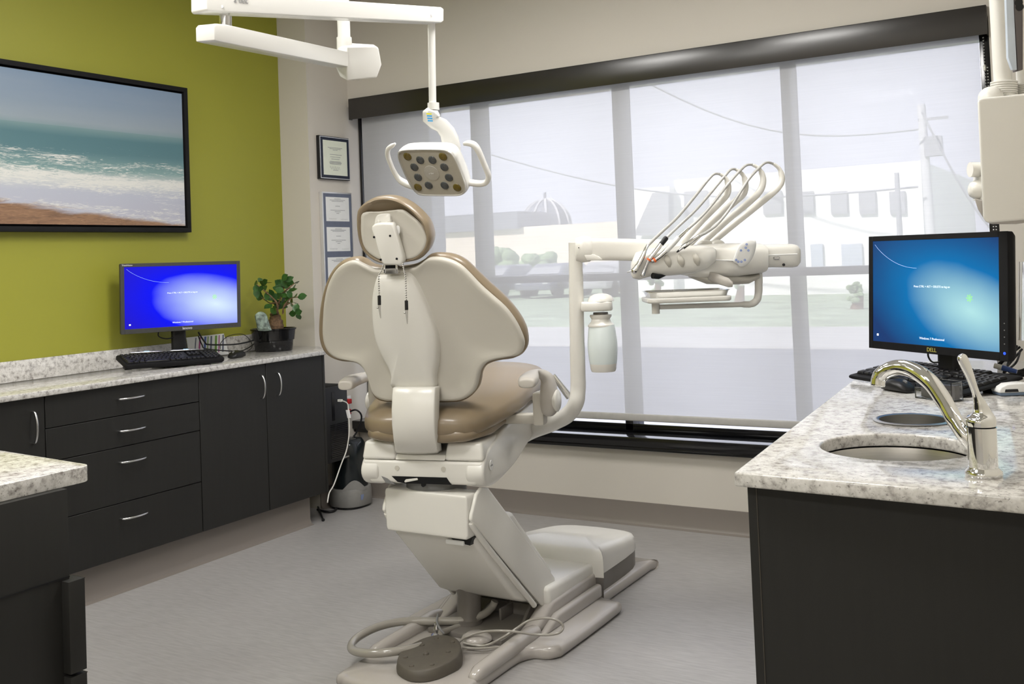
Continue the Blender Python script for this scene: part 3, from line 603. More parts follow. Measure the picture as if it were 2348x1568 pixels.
# backrest: upholstered front and hard rear shell traced on the reclined plane
BKN = (KF+KZ*.29).normalized(); BKP = kp(0, -.05, 1.08)
def zo(x, y): return (700+x/2.6133, 420+y/2.6133)
shell = [(440, 515), (400, 512), (350, 490), (300, 468), (250, 472), (190, 507), (150, 560), (120, 630), (100, 720), (91, 820), (88, 900), (98, 965), (128, 1018), (175, 1048), (240, 1061), (300, 1073), (340, 1103), (366, 1150), (382, 1200), (398, 1250), (430, 1284), (480, 1301), (530, 1303), (650, 1304), (780, 1303), (850, 1303), (930, 1297), (980, 1273), (1018, 1230), (1034, 1170), (1046, 1120), (1080, 1076), (1130, 1056), (1200, 1043), (1255, 1034), (1285, 1008), (1294, 960), (1276, 900), (1236, 820), (1180, 745), (1110, 680), (1040, 615), (985, 555), (930, 500), (870, 465), (800, 447), (740, 449), (700, 476), (660, 500), (600, 513), (520, 516)]
uph = [(480, 506), (400, 497), (355, 478), (325, 456), (290, 448), (230, 458), (178, 492), (132, 552), (98, 640), (75, 740), (64, 850), (68, 930), (92, 998), (140, 1040), (210, 1062), (290, 1068), (335, 1092), (368, 1140), (384, 1195), (402, 1250), (430, 1288), (480, 1305), (560, 1307), (680, 1308), (800, 1309), (880, 1308), (940, 1302), (995, 1272), (1038, 1215), (1052, 1140), (1085, 1088), (1160, 1058), (1250, 1045), (1298, 1014), (1317, 955), (1302, 870), (1252, 780), (1180, 692), (1095, 612), (1012, 530), (950, 470), (880, 434), (800, 423), (745, 430), (710, 458), (655, 488), (580, 502)]
def bplane(pts, off=0): return [onp(*zo(*p), BKP+BKN*off, BKN) for p in pts]
def curl(p):
    u = (p-KC).dot(KR); return p+KF*(.22*u*u)
sh3 = spline(bplane(shell), 3, True); c0 = onp(*zo(620, 860), BKP, BKN)
PR = [(1.0, .012), (1.004, .004), (1.0, -.004), (.985, -.009), (.955, -.010), (.90, -.006), (.78, -.002), (.6, 0), (.4, 0), (.2, 0), (.05, 0)]
MB().dome(sh3, c0, BKN, PR, curl).make('back_shell', cream_dull, chair, ang=80)
up3 = spline(bplane(uph, .03), 3, True); c1 = onp(*zo(620, 860), BKP+BKN*.03, BKN)
MB().dome(up3, c1, BKN, [(.90, -.012), (.965, -.017), (.985, -.014), (1.0, 0), (1.0, .015), (.985, .033), (.95, .045), (.85, .055), (.6, .05), (.3, .045), (.05, .045)], curl).make('back_cushion', brown, chair, ang=80)
spine = [(455, 548), (432, 562), (415, 620), (404, 700), (406, 800), (414, 880), (432, 960), (468, 1040), (506, 1110), (521, 1165), (526, 1222), (640, 1230), (778, 1221), (784, 1150), (797, 1060), (800, 985), (790, 900), (762, 810), (724, 715), (682, 620), (645, 552), (615, 530), (585, 545), (520, 549)]
sp3 = spline(bplane(spine, -.006), 3, True)
MB().dome(sp3, onp(*zo(610, 880), BKP-BKN*.006, BKN), BKN, [(1.02, .010), (1.0, -.002), (.985, -.009), (.955, -.015), (.88, -.020), (.7, -.024), (.4, -.026), (.1, -.026)]).make('spine_cover', cream, chair, ang=80)
# curved strut joining back and seat frame
st = MB(); rows = []
for px0, px1, py, v in ((900, 998, 888, -.045), (898.5, 997, 905, -.057), (897, 996, 940, -.068), (898, 996, 975, -.068), (901, 998, 1005, -.055), (905, 1002, 1034, -.022), (908, 1003, 1040, .02)):
    a, b_ = kv(px0, py, v), kv(px1, py, v); rows.append([a.lerp(b_, k/10)-KF*.010*math.sin(PI*k/10) for k in range(11)])
st.grid([r+[p+KF*.045 for p in r[::-1]] for r in rows]).make('back_strut', cream, chair, bevel=.004, ang=50)
# headrest
def zh(x, y): return (800+x/4.9, 440+y/4.9)
HN = (KF+KZ*.20-KR*.05).normalized(); HP = kp(0, -.150, 1.40)
hp = lambda pts, off=0: [onp(*zh(*p), HP+HN*off, HN) for p in pts]
ho = [(103, 225), (97, 350), (112, 500), (140, 600), (192, 690), (262, 750), (340, 790), (430, 808), (560, 800), (680, 785), (780, 760), (852, 702), (905, 620), (929, 520), (916, 430), (880, 335), (800, 240), (705, 155), (600, 92), (500, 57), (395, 47), (290, 62), (200, 108), (130, 165)]
hi = [(160, 238), (138, 350), (142, 480), (165, 590), (215, 670), (290, 728), (360, 757), (500, 766), (640, 758), (740, 738), (810, 690), (864, 612), (879, 530), (850, 440), (790, 350), (700, 272), (600, 206), (480, 212), (330, 226)]
MB().dome(spline(hp(ho, .01), 4, True), onp(*zh(500, 440), HP+HN*.01, HN), HN, [(.80, .004), (.86, -.008), (.93, -.016), (.975, -.012), (1.0, .004), (1.0, .022), (.98, .045), (.92, .062), (.75, .072), (.4, .066), (.05, .06)]).make('headrest_cushion', brown, chair, ang=80)
MB().dome(spline(hp(hi), 4, True), onp(*zh(500, 480), HP, HN), HN, [(1.01, .006), (1.0, -.002), (.98, -.005), (.9, -.003), (.6, 0), (.3, 0), (.05, 0)]).make('headrest_plate', cream_dull, chair, ang=80)
MB().dome(spline(hp([(312, 285), (300, 350), (290, 420), (500, 420), (490, 350), (478, 262), (440, 240), (345, 250)]), 3, True), onp(*zh(395, 340), HP, HN), HN, [(1, .004), (1, -.008), (.93, -.012), (.4, -.012)]).make('slide_plate', cream, chair, ang=60)
gl = onp(*zh(400, 430), HP-HN*.035, HN)
hb = MB().prism(hp([(250, 415), (258, 385), (285, 364), (330, 355), (400, 352), (470, 355), (492, 372), (505, 430), (545, 555), (592, 715), (606, 770), (600, 805), (572, 826), (470, 824), (395, 820), (366, 795), (340, 710), (300, 580)], -.040), HN*.036).make('headrest_bracket', cream, chair, bevel=.006, segs=3, ang=50)
for x, y in ((283, 508), (463, 493), (357, 762), (538, 750)):
    p = onp(*zh(x, y), HP-HN*.040, HN); MB().cyl(p-HN*.001, p+HN*.003, .0035, 12).make('screw', blackm, hb)
p = onp(*zh(385, 268), HP-HN*.004, HN); MB().cyl(p-HN*.004, p+HN*.004, .0032, 12).make('snap', steel, chair)
for s_ in (-1, 1):
    a, b_ = zh(395+s_*78, 350), zh(395+s_*62, 330); p = onp(*zh(395-70 if s_ < 0 else 445, 345), HP-HN*.02, HN); MB().cyl(p, p+HN*.02+KZ*.004, .006, 12).make('guide_pin', cream, hb)
MB().loft([(onp(*zh(x, y), HP-HN*.014, HN), KR*.0055*k, KZ*.006*k, 2) for x, y, k in ((548, 392, .5), (549, 402, 1.2), (548, 440, 1.4), (543, 480, 1), (536, 500, .5))], 12).make('release_knob', whitep, hb)
MB().prism(hp([(500, 492), (522, 460), (545, 478), (548, 500), (505, 502)], -.016), HN*.02).make('knob_block', whitep, hb, bevel=.002)
MB().prism(hp([(500, 388), (520, 390), (560, 520), (622, 752), (606, 758), (540, 520)], -.004), HN*.004).make('slide_slot', grey_soft, hb)
MB().prism(hp([(398, 818), (548, 812), (552, 918), (402, 922)], -.012), HN*.02).make('headrest_bar', steel, chair, bevel=.001)
MB().prism(hp([(412, 825), (520, 822), (520, 858), (412, 862)], -.0135), HN*.004).make('bar_slot', blackm, chair)
MB().prism(hp([(388, 812), (410, 812), (410, 915), (392, 915)], -.014), HN*.024).prism(hp([(526, 810), (545, 810), (550, 915), (538, 915)], -.014), HN*.024).make('bar_guide', chrome, chair, bevel=.001)
# armrests
def armrest(pts, ws):
    secs = []; n = len(pts)
    for i, (p, (hw, ht)) in enumerate(zip(pts, ws)):
        t_ = (pts[min(n-1, i+1)]-pts[max(0, i-1)]).normalized(); s_ = KF if abs(t_.dot(KF)) < .75 else KR
        a = (s_-t_*s_.dot(t_)).normalized(); n_ = t_.cross(a); secs.append((p, a*hw, n_*ht, 2.8))
    return MB().loft(secs, 20)
arm_m = mat('armrest_urethane', (.50, .47, .43), .38, noise=(5, .02))
ARM = {1: ((1207, 881, -.03), (1208, 878, -.02), (1214, 869, .05), (1225, 860, .13), (1240, 856, .18), (1254, 867, .20), (1258, 890, .20), (1259, 918, .20), (1260, 943, .20), (1260, 953, .20)),
       -1: ((790, 886, -.03), (793, 883, -.02), (808, 873, .06), (829, 866, .15), (846, 861, .20), (858, 871, .22), (864, 894, .22), (866, 920, .22), (866, 943, .22), (866, 953, .22))}
for sg in (1, -1):
    Q = [kv(x, y, v) for x, y, v in ARM[sg]]; R_ = KR*sg; s2 = .7071
    ax_ = [(KR*.016, KZ*.008), (KR*.028, KZ*.016), (KR*.031, KZ*.018), ((KR-KF*sg)*s2*.031, KZ*.017), (-KF*sg*.030, (KZ*.92+R_*.38)*.013), (-KF*sg*.031, (KZ*.45+R_*.9)*.019), (-KF*sg*.033, R_*.026), (-KF*sg*.035, R_*.028), (-KF*sg*.030, R_*.024), (-KF*sg*.015, R_*.012)]
    if sg < 0: ax_[3] = ((KR+KF)*s2*.031, KZ*.017); ax_ = ax_[:4]+[(KF*.030, (KZ*.92-KR*.38)*.013), (KF*.031, (KZ*.45-KR*.9)*.019), (KF*.033, -KR*.026), (KF*.035, -KR*.028), (KF*.030, -KR*.024), (KF*.015, -KR*.012)]
    fine = []; m_ = 4; Qs = spline(Q, m_); As = spline([a for a, b_ in ax_], m_); Bs = spline([b_ for a, b_ in ax_], m_)
    ar = MB().loft([(p, a, b_, 2.9) for p, a, b_ in zip(Qs, As, Bs)], 24).make('armrest', arm_m, chair, ang=75)
    e_ = Q[7]
    MB().lathe([(.030, -.012), (.036, 0), (.036, .004), (.030, .008), (.001, .010)], e_+R_*.026, R_).make('pivot_cap', cream, ar)
    a = (e_-KC).dot(KR); b_ = (e_-KC).dot(KF); u0, u1 = sorted((a-sg*.015, a-sg*.052)); MB().box(u0, u1, b_-.022, b_+.03, e_.z-.080, e_.z+.028, kp).make('armrest_pivot', cream_dull, chair, bevel=.008)
    u0, u1 = sorted((a-sg*.03, sg*.19)); MB().box(u0, u1, b_+.02, b_+.07, e_.z-.082, e_.z-.050, kp).make('armrest_bracket', cream_dull, chair, bevel=.006)

# bib chain with two clips, hung behind the headrest
bib = thing('bib_clip_chain', 'bead chain with two black sleeved clips hanging over the chair back', 'bib clip', tuple(kp(0, -.19, 1.20)))
def bead(pts, r=.0031, step=.0070):
    m = MB(); P_ = spline(pts, 10); acc = 0
    for a, b_ in zip(P_, P_[1:]):
        d = (b_-a).length
        while acc < d: m.ball(a.lerp(b_, acc/d), r, 6, 4); acc += step
        acc -= d
    return m
vv = -.215
for top, mid, bot, c1_, tip in (((385, 830), (336, 950), (341, 1165), (343, 1270), (358, 1420)), ((606, 812), (635, 950), (645, 1220), (648, 1326), (658, 1482))):
    g = [kv(*zh(*top), -.19), kv(*zh(*((top[0]+mid[0])/2, (top[1]+mid[1])/2+5)), -.205), kv(*zh(*mid), vv), kv(*zh(*bot), vv)]
    bead(g).make('chain', steel, bib)
    a, b_, t_ = kv(*zh(*bot), vv), kv(*zh(*c1_), vv), kv(*zh(*tip), vv)
    MB().cyl(a, b_, .0052, 14).make('sleeve', black, bib)
    sd_ = (b_-a).normalized(); x_ = sd_.cross(KF).normalized()
    jw = MB(); jw.hexa([b_-x_*.0044-KF*.0025, b_+x_*.0044-KF*.0025, b_+x_*.0044+KF*.001, b_-x_*.0044+KF*.001, t_-x_*.0016-KF*.001, t_+x_*.0016-KF*.001, t_+x_*.0010+KF*.001, t_-x_*.0010+KF*.001]).make('clip_jaw', satin, bib)
    MB().ball(b_.lerp(t_, .2)-x_*.006-KF*.002, .0034, 8, 6).make('clip_spring', steel, bib)

# foot control disc and its cord on the base plate
fc = thing('foot_control', 'oval taupe foot control pad with raised buttons lying on the chair base', 'foot pedal', (-1.99, 2.65, .045))
fo = [(913, 1530), (914, 1512), (925, 1497), (950, 1482), (978, 1470), (1005, 1465), (1035, 1467), (1052, 1478), (1058, 1495), (1052, 1512), (1030, 1527), (1000, 1541), (970, 1548), (938, 1546)]
FN = V((0, -.06, 1)).normalized(); FP = V((-1.97, 2.68, .083))
f3 = spline([onp(x, y-8, FP, FN) for x, y in fo], 4, True); fcn = sum(f3, V((0, 0, 0)))/len(f3)
base3 = [V((p.x, p.y, .0445)) for p in f3]
MB().grid([[fcn.lerp(p, 1.02)*1 if 0 else V((fcn.x+(p.x-fcn.x)*1.03, fcn.y+(p.y-fcn.y)*1.03, .0445)) for p in f3], [V((fcn.x+(p.x-fcn.x)*1.035, fcn.y+(p.y-fcn.y)*1.035, .058)) for p in f3], f3, [fcn.lerp(p, .97)+FN*.003 for p in f3], [fcn.lerp(p, .9)+FN*.004 for p in f3], [fcn.lerp(p, .3)+FN*.004 for p in f3]]).make('pad_body', taupe_rubber, fc, ang=60)
for i, (x, y) in enumerate(((1001, 1472), (1038, 1481), (968, 1488), (1028, 1503), (930, 1516), (944, 1536), (991, 1533), (977, 1509))):
    p = onp(x, y-6, FP, FN)+FN*.003; r_ = .0085 if i == 7 else .0068
    MB().lathe([(r_*1.25, 0), (r_, .003), (r_, .006 if i == 7 else .0035), (r_*.7, .008 if i == 7 else .0045), (.0005, .009 if i == 7 else .005)], p, FN, 14).make('button', taupe_rubber, fc)
cdp = [(1048, 1478, .075), (1065, 1462, .08), (1110, 1448, .10), (1170, 1447, .11), (1230, 1455, .09), (1275, 1453, .09), (1291, 1440, .10), (1283, 1425, .12), (1255, 1417, .13), (1215, 1422, .12), (1185, 1440, .10), (1150, 1463, .075), (1110, 1480, .065), (1062, 1474, .07)]
MB().tube(spline([ax(x, y, 2, z) for x, y, z in cdp], 7), .0042, 10).make('cord', taupe_hose, fc)
MB().tube(spline([ax(x, y, 2, z) for x, y, z in ((1060, 1484, .065), (1100, 1486, .062), (1150, 1482, .06), (1182, 1472, .07))], 7), .0035, 8).make('cord', taupe_hose, fc)
hs = thing('umbilical_hose', 'thick glossy grey hose looping out over the left side of the chair base', 'hose', (-2.1, 2.8, .045))
hpz = [(1135, 1378, .12), (1128, 1392, .10), (1105, 1410, .085), (1060, 1422, .075), (1000, 1424, .075), (930, 1424, .08), (870, 1436, .08), (825, 1458, .075), (806, 1478, .07), (812, 1492, .07), (850, 1498, .075), (900, 1494, .08), (950, 1486, .078), (975, 1478, .07)]
MB().tube(spline([ax(x, y, 2, z) for x, y, z in hpz], 8), .0135, 16).make('hose', taupe_hose, hs, ang=80)
MB().tube(spline([ax(x, y, 2, z) for x, y, z in ((1128, 1384, .085), (1090, 1420, .062), (1040, 1440, .060), (1010, 1450, .07))], 8), .010, 14).make('branch_hose', taupe_hose, hs, ang=80)
MB().tube(spline([ax(1004, 1408, 2, .11), ax(1002, 1425, 2, .10), ax(1008, 1440, 2, .09), ax(1018, 1452, 2, .075)], 6), .004, 8).make('cable_tie', grey_soft, hs)
p = ax(1002, 1462, 2, .045); MB().lathe([(.022, 0), (.02, .012), (.012, .018), (.012, .034), (.008, .040), (.008, .05), (.001, .054)], p, seg=16).make('valve_stem', satin, hs)
p = ax(1093, 1465, 2, .062); MB().dome([p+V((.052*math.cos(t_), .05*math.sin(t_), 0)) for t_ in [2*PI*k/24 for k in range(24)]], p, (0, 0, 1), [(1, 0), (1, .004), (.9, .012), (.6, .02), (.1, .022)]).make('drain_cap', greige, hs, ang=70)

# ================================================================== OPERATORY LIGHT ON ITS CEILING ARM
lt = thing('operatory_light', 'white dental light on a jointed ceiling arm above the chair', 'dental light', (-1.95, 2.7, 1.7))
def lerpD(px, x0, D0, x1, D1): k = (px-x0)/(x1-x0); return 1/((1-k)/D0+k/D1)
UD = lambda px: lerpD(px, 480, 2.64, 1010, 3.44)
def plate(pts, Df, th, m, name, par, bv=.008, segs=3):
    P_ = [dp(x, y, Df(x)) for x, y in pts]; n_ = (P_[1]-P_[0]).cross(P_[-1]-P_[0]).normalized()
    if n_.dot(FWD) < 0: n_ = -n_
    return MB().prism(P_, n_*th).make(name, m, par, bevel=bv, segs=segs)
ua = plate([(476, -19), (1012, 16), (1018, 20), (1018, 48), (1012, 52), (478, 27), (473, 22), (473, -14)], UD, .062, cream if 0 else mat('light_white_plastic', (.80, .795, .77), .22, noise=(5, .01)), 'balance_arm', lt, .012, 4)
lw = bpy.data.materials['light_white_plastic']
for x, y in ((509, 15), (988, 36)):
    p = dp(x, y, UD(x)-.001); MB().cyl(p-FWD*.001, p+FWD*.004, .0042, 14).make('hinge_pin', satin, ua)
text('a·dec', .024, dp(553, 0.5, UD(553)-.002), dp(600, 4, UD(600))-dp(500, -4, UD(500)), UPV, 'lettering', ink, ua)
MB().tube([dp(498, 8, UD(498)+.03), dp(1000, 34, UD(1000)+.03)], .004, 8).make('arm_core', lw, ua)
S0, S1 = dp(515, 24, UD(515)+.03), dp(517, 62, UD(517)+.03); MB().cyl(S1, S0, .0125, 20).make('arm_pivot', lw, lt)
MB().cyl(S1-UPV*.004, S1+UPV*.028, .0165, 20).make('pivot_collar', satin, lt)
LD = lambda px: lerpD(px, 490, 2.62, 800, 3.22)
plate([(496, 54), (520, 56), (800, 119), (800, 153), (508, 96), (492, 92), (491, 60)], LD, .060, lw, 'lower_arm', lt, .003, 2)
KD = 3.25
p = dp(791, 106, KD+.05); kb = MB()
kb.grid([[dp(x, y, KD+d_) for x, y, d_ in ((778, y0, .0), (822, y0-4, -.03), (868, y0+12, .02), (868, y0+4, .12), (800, y0-4, .12))] for y0 in (0,)][:0] or [[dp(x*1.0, y, KD+d_) for x, y, d_ in ((768+i_, y+o1, 0.0), (795, y+o2, -.035), (868+j_, y+o3, .0), (862+j_, y-4+o3, .10), (790, y-8, .13))] for y, i_, j_, o1, o2, o3 in ((182, 12, -4, -6, 3, -4), (150, 0, 7, 0, 0, -2), (112, 6, 0, 0, 0, -2), (106, 10, -5, 2, 2, 0))])
kb.make('knuckle_housing', lw, lt, bevel=.010, segs=3)
text('— —', .012, dp(815, 183, KD+.02), RGT, FWD, 'underside_mark', ink, lt)
P0 = dp(790, 118, KD+.06); MB().cyl(P0, V((P0.x, P0.y, P0.z+.045)), .0245, 28).make('post_collar', lw, lt)
MB().cyl(P0, V((P0.x, P0.y, CEIL-.03)), .0205, 28).make('ceiling_post', lw, lt)
MB().lathe([(.10, 0), (.10, .02), (.06, .03), (.001, .03)], (P0.x, P0.y, CEIL), (0, 0, -1)).make('ceiling_flange', lw, lt)
HD = 3.44
q0, q1 = dp(989, 44, HD+.03), dp(992, 237, HD+.03); MB().cyl(q1, q0, .0128, 24).make('drop_tube', lw, lt)
MB().cyl(dp(994, 252, HD+.03), dp(993.5, 236, HD+.03), .020, 24).make('tube_collar', lw, lt)
def Z3(x, y): return (450+x/3.267, y/3.267)
nk = [((1768, 825), 50, 30), ((1762, 850), 74, 38), ((1755, 885), 70, 40), ((1785, 915), 62, 40), ((1838, 940), 64, 42), ((1880, 990), 68, 42), ((1900, 1040), 74, 42), ((1912, 1100), 78, 40), ((1920, 1150), 70, 30)]
secs = []
cs = [dp(*Z3(*c_), HD+.01+.05*(i/8)) for i, (c_, w_, h_) in enumerate(nk)]
for i, (c_, w_, h_) in enumerate(nk):
    t_ = (cs[min(8, i+1)]-cs[max(0, i-1)]).normalized(); a = t_.cross(FWD).normalized(); secs.append((cs[i], a*w_/3.267/FPX*HD*.9, a.cross(t_)*h_/3.267/FPX*HD*.9, 3))
MB().loft(secs, 24).make('yoke_neck', lw, lt, ang=70)
for k, (y, m_) in enumerate(((852, yellow), (868, bluetape), (886, bluetape), (904, bluetape))):
    p = dp(*Z3(1744+k*3, y), HD-.034); MB().prism([p-RGT*.0085-UPV*.0022, p+RGT*.0085-UPV*.0030, p+RGT*.0085+UPV*.0016, p-RGT*.0085+UPV*.0026], FWD*.001).make('sticker', m_, lt)
# head: a slightly tilted rounded square facing down the room
LA = RGT*.185-FWD*.095; LB = RGT*.049-UPV*.157+FWD*.095; LN = LB.cross(LA).normalized()
if LN.dot(FWD) > 0: LN = -LN
LC = dp(991, 394, HD)
def Z7(x, y): return (860+x/8.386, 300+y/8.386)
face = [(436, 440), (450, 395), (490, 370), (560, 352), (700, 340), (900, 335), (1150, 335), (1300, 343), (1400, 370), (1480, 420), (1540, 500), (1600, 620), (1680, 820), (1735, 980), (1758, 1080), (1752, 1150), (1720, 1205), (1660, 1235), (1560, 1247), (1350, 1248), (1000, 1243), (870, 1230), (800, 1195), (730, 1120), (660, 1010), (560, 810), (480, 620), (445, 530)]
fo3 = spline([onp(*Z7(*p), LC, LN) for p in face], 2, True)
MB().dome(fo3, LC, -LN, [(.97, 0), (1.0, .003), (1.01, .010), (1.0, .030), (.97, .045), (.90, .055), (.6, .06), (.1, .06)]).make('head_housing', lw, lt, ang=80)
MB().dome(fo3, LC, LN, [(.995, -.002), (1.0, .0), (.985, .005), (.955, .0055), (.945, .001)]).make('bezel_ring', mat('bezel_satin', (.62, .61, .58), .15, .3, noise=(5, .02)), lt, ang=60)
MB().dome(fo3, LC, LN, [(.95, -.001), (.945, .0015), (.5, .002), (.05, .002)]).make('face_plate', mat('face_plate_putty', (.40, .375, .32), .3, noise=(700, .05)), lt)
LX, LY = LA.normalized(), LB.normalized()
for i, (x, y, m_) in enumerate(((628, 490, amber), (1310, 490, amber), (830, 1080, amber), (1582, 1085, amber), (872, 557, lensg), (1107, 557, lensg), (760, 692, lensg), (1335, 692, lensg), (832, 888, lensg), (1425, 893, lensg), (1037, 1043, lensg), (1342, 1046, lensg))):
    p = onp(*Z7(x, y), LC, LN)+LN*.0018; ro = [p+LX*(.0150+.0006*(k % 2))*math.cos(2*PI*k/36)+LY*(.0150+.0006*(k % 2))*math.sin(2*PI*k/36) for k in range(36)]
    MB().dome(ro, p, LN, [(1, 0), (1, .001), (.9, .0022), (.55, .0032), (.1, .0035)]).make('lens', m_, lt, ang=80)
p = onp(*Z7(1093, 805), LC, LN)+LN*.0018; ro = [p+LX*.029*math.cos(2*PI*k/36)+LY*.029*math.sin(2*PI*k/36) for k in range(36)]
cl_ = MB().dome(ro, p, LN, [(1, 0), (.98, .0015), (.8, .0022), (.1, .0025)]).make('centre_disc', lensc, lt)
text('a·dec', .009, p+LN*.0032, LX, -LY, 'disc_lettering', whitep, cl_)
def htube(pts, rs, name):
    P_ = spline([onp(*Z7(*p[:2]), LC, LN)-LN*p[2] for p in pts], 4); n_ = len(P_); secs = []
    for i, p in enumerate(P_):
        t_ = (P_[min(n_-1, i+1)]-P_[max(0, i-1)]).normalized(); a = t_.cross(LN).normalized(); k = i/(n_-1)*(len(rs)-1); r_ = rs[int(k)]+(rs[min(len(rs)-1, int(k)+1)]-rs[int(k)])*(k-int(k)); secs.append((p, a*r_, a.cross(t_)*r_*1.3, 2.4))
    MB().loft(secs, 16).make(name, lw, lt, ang=80)
htube([(335, 300, .02), (300, 330, .02), (240, 365, .02), (195, 420, .02), (190, 520, .02), (225, 640, .02), (290, 800, .02), (370, 940, .02), (450, 1020, .02), (560, 1080, .02), (680, 1120, .02), (740, 1140, .02)], [.003, .0075, .0080, .0075, .0072, .0075, .010, .0105, .010], 'handle')
htube([(1640, 335, .03), (1700, 325, .03), (1780, 335, .03), (1860, 385, .03), (1930, 500, .03), (2010, 690, .03), (2080, 850, .03), (2115, 970, .03), (2080, 1070, .03), (1990, 1105, .03), (1860, 1100, .03), (1740, 1080, .03)], [.006, .009, .0095, .009, .0085, .0085, .0095, .0100, .010], 'handle')

# ================================================================== DELIVERY UNIT
dl = thing('delivery_unit', 'cream dental delivery unit with control pad on a post rising beside the chair seat', 'dental delivery unit', tuple(kp(.5, .6, .75)))
DD = 3.55
post = spline([dp(1195, 1000, 3.78), dp(1225, 985, 3.74), dp(1265, 970, 3.66), dp(1300, 952, 3.59), dp(1320, 925, DD), dp(1325.5, 890, DD), dp(1325, 850, DD), dp(1323, 760, DD), dp(1321, 650, DD), dp(1321, 644, DD)], 8)
MB().tube(post, [.030, .030, .0285, .0275, .027, .0265, .0255, .025, .0245], 28).make('support_post', cream, dl, ang=80)
MB().cyl(dp(1321, 643, DD), dp(1319, 556, DD), .0245, 28, .0235).make('upper_post', cream, dl)
MB().loft([(dp(1316, 575, DD-.035), UPV*.034, RGT*.025, 2.3), (dp(1332, 574, DD-.035), UPV*.044, RGT*.040, 2.3)], 20)
eb = [((1316, 574), 10, .010), ((1320, 573), 28, .03), ((1335, 571), 31, .036), ((1352, 571), 29, .036), ((1356, 571), 26, .034)]
MB().loft([(dp(*c_, DD-.005), UPV*h_/FPX*DD, FWD*d_, 2.6) for c_, h_, d_ in eb], 24).make('elbow_housing', cream, dl, ang=60)
p = dp(1327, 568, DD-.046); MB().cyl(p, p+FWD*.004, .002, 8).make('elbow_screw', black, dl)
am = [((1340, 571), 25.5, .031), ((1520, 574), 25, .031), ((1560, 576), 25, .031)]
MB().loft([(dp(*c_, DD-.005), UPV*h_/FPX*DD, FWD*d_, 4) for c_, h_, d_ in am], 32).make('flex_arm', cream, dl, ang=40)
MB().prism([dp(x, y, DD-.040) for x, y in ((1338, 583), (1362, 583), (1374, 588), (1383, 596), (1345, 598))], FWD*.06).make('arm_gusset', cream, dl, bevel=.004)
# water bottle on its bracket
bc = dp(1378, 700, DD-.02); U_ = V((0, 0, 1))
bo = [(-.070, -.032), (-.03, -.045), (.02, -.047), (.036, -.03), (.040, 0), (.036, .03), (.02, .047), (-.03, .045), (-.070, .032)]
MB().prism([bc+V((RGT.x, RGT.y, 0)).normalized()*x+V((FWD.x, FWD.y, 0)).normalized()*y-V((0, 0, .018)) for x, y in bo], (0, 0, .032)).make('bottle_bracket', cream, dl, bevel=.005, ang=50)
MB().dome([bc+V((.046*math.cos(t_), .046*math.sin(t_), .014)) for t_ in [2*PI*k/28 for k in range(28)]], bc+V((0, 0, .014)), (0, 0, 1), [(1, 0), (.97, .008), (.8, .018), (.5, .025), (.1, .028)]).make('bracket_cap', cream, dl, ang=80)
bt = thing('water_bottle', 'frosted water bottle with cream collar and foot hanging under the delivery post bracket', 'bottle', tuple(dp(1378, 850, DD-.02)))
s_ = DD/FPX; yb = lambda y: (716-y)*s_; b0 = dp(1377, 716, DD-.02)
MB().lathe([(17*s_, yb(716)), (17*s_, yb(722))], b0, U_).make('bottle_neck', greige_dk, bt)
MB().lathe([(16*s_, yb(720)), (25*s_, yb(721)), (25*s_, yb(725)), (21*s_, yb(731)), (23*s_, yb(737)), (30*s_, yb(744)), (30*s_, yb(748))], b0, U_).make('bottle_collar', cream, bt)
MB().lathe([(29*s_, yb(744)), (31*s_, yb(756)), (34*s_, yb(785)), (34*s_, yb(800)), (32*s_, yb(825)), (31*s_, yb(832))], b0+RGT*.002, U_, 36).make('bottle_body', waterb, bt)
ft = MB().lathe([(31.5*s_, yb(828)), (31*s_, yb(830)), (29*s_, yb(846)), (27*s_, yb(850)), (4*s_, yb(850))], b0+RGT*.002, U_, 36); ft.make('bottle_foot', cream, bt)
# head: holder shell with scallops, centre body, end box
def hl(secs_, name, m_, e=3, ang=60, seg=32): return MB().loft([(dp(x, y, DD+d0), UPV*h_*s_, FWD*t_, e) for x, y, h_, t_, d0 in secs_], seg).make(name, m_, dl, ang=ang)
sh_ = [(1447, 625, 6, .01, -.10), (1450, 620, 18, .03, -.10), (1462, 610, 30, .05, -.10), (1485, 603, 30, .06, -.095), (1530, 598, 33, .065, -.09), (1580, 595, 32, .065, -.09), (1615, 590, 26, .055, -.09), (1635, 584, 17, .04, -.09), (1640, 580, 9, .02, -.09)]
MB().loft([(dp(x, y, DD+d0), (UPV*h_-RGT*h_*.10)*s_, FWD*t_, 2.8) for x, y, h_, t_, d0 in sh_], 36).make('instrument_holder', cream, dl, ang=80)
for i, (x, y) in enumerate(((1532, 600), (1562, 600), (1598, 597))):
    MB().loft([(dp(x-4+k*3.2, y-16+k*13, DD-.158+abs(k-1)*.004), RGT*.011*w_, FWD*.006*w_, 2) for k, w_ in ((0, .3), (.5, .9), (1, 1.1), (1.6, .9), (2.2, .3))], 14).make('holder_scallop', cream_dull, dl, ang=80)
hl([(1560, 600, 30, .05, -.02), (1600, 598, 38, .07, -.02), (1680, 595, 38, .08, -.02), (1740, 592, 34, .08, -.02), (1750, 592, 30, .075, -.02)], 'control_head', cream, 3.2)
hl([(1745, 587, 26, .055, -.015), (1812, 586, 27, .055, -.015), (1822, 586, 25, .052, -.015), (1829, 586, 18, .04, -.015)], 'end_box', cream, 4.2)
MB().tube([dp(1640, 596, DD-.10), dp(1700, 598, DD-.10), dp(1742, 586, DD-.08), dp(1828, 582.5, DD-.075)], .0022, 8).make('trim_line', whitep, dl)
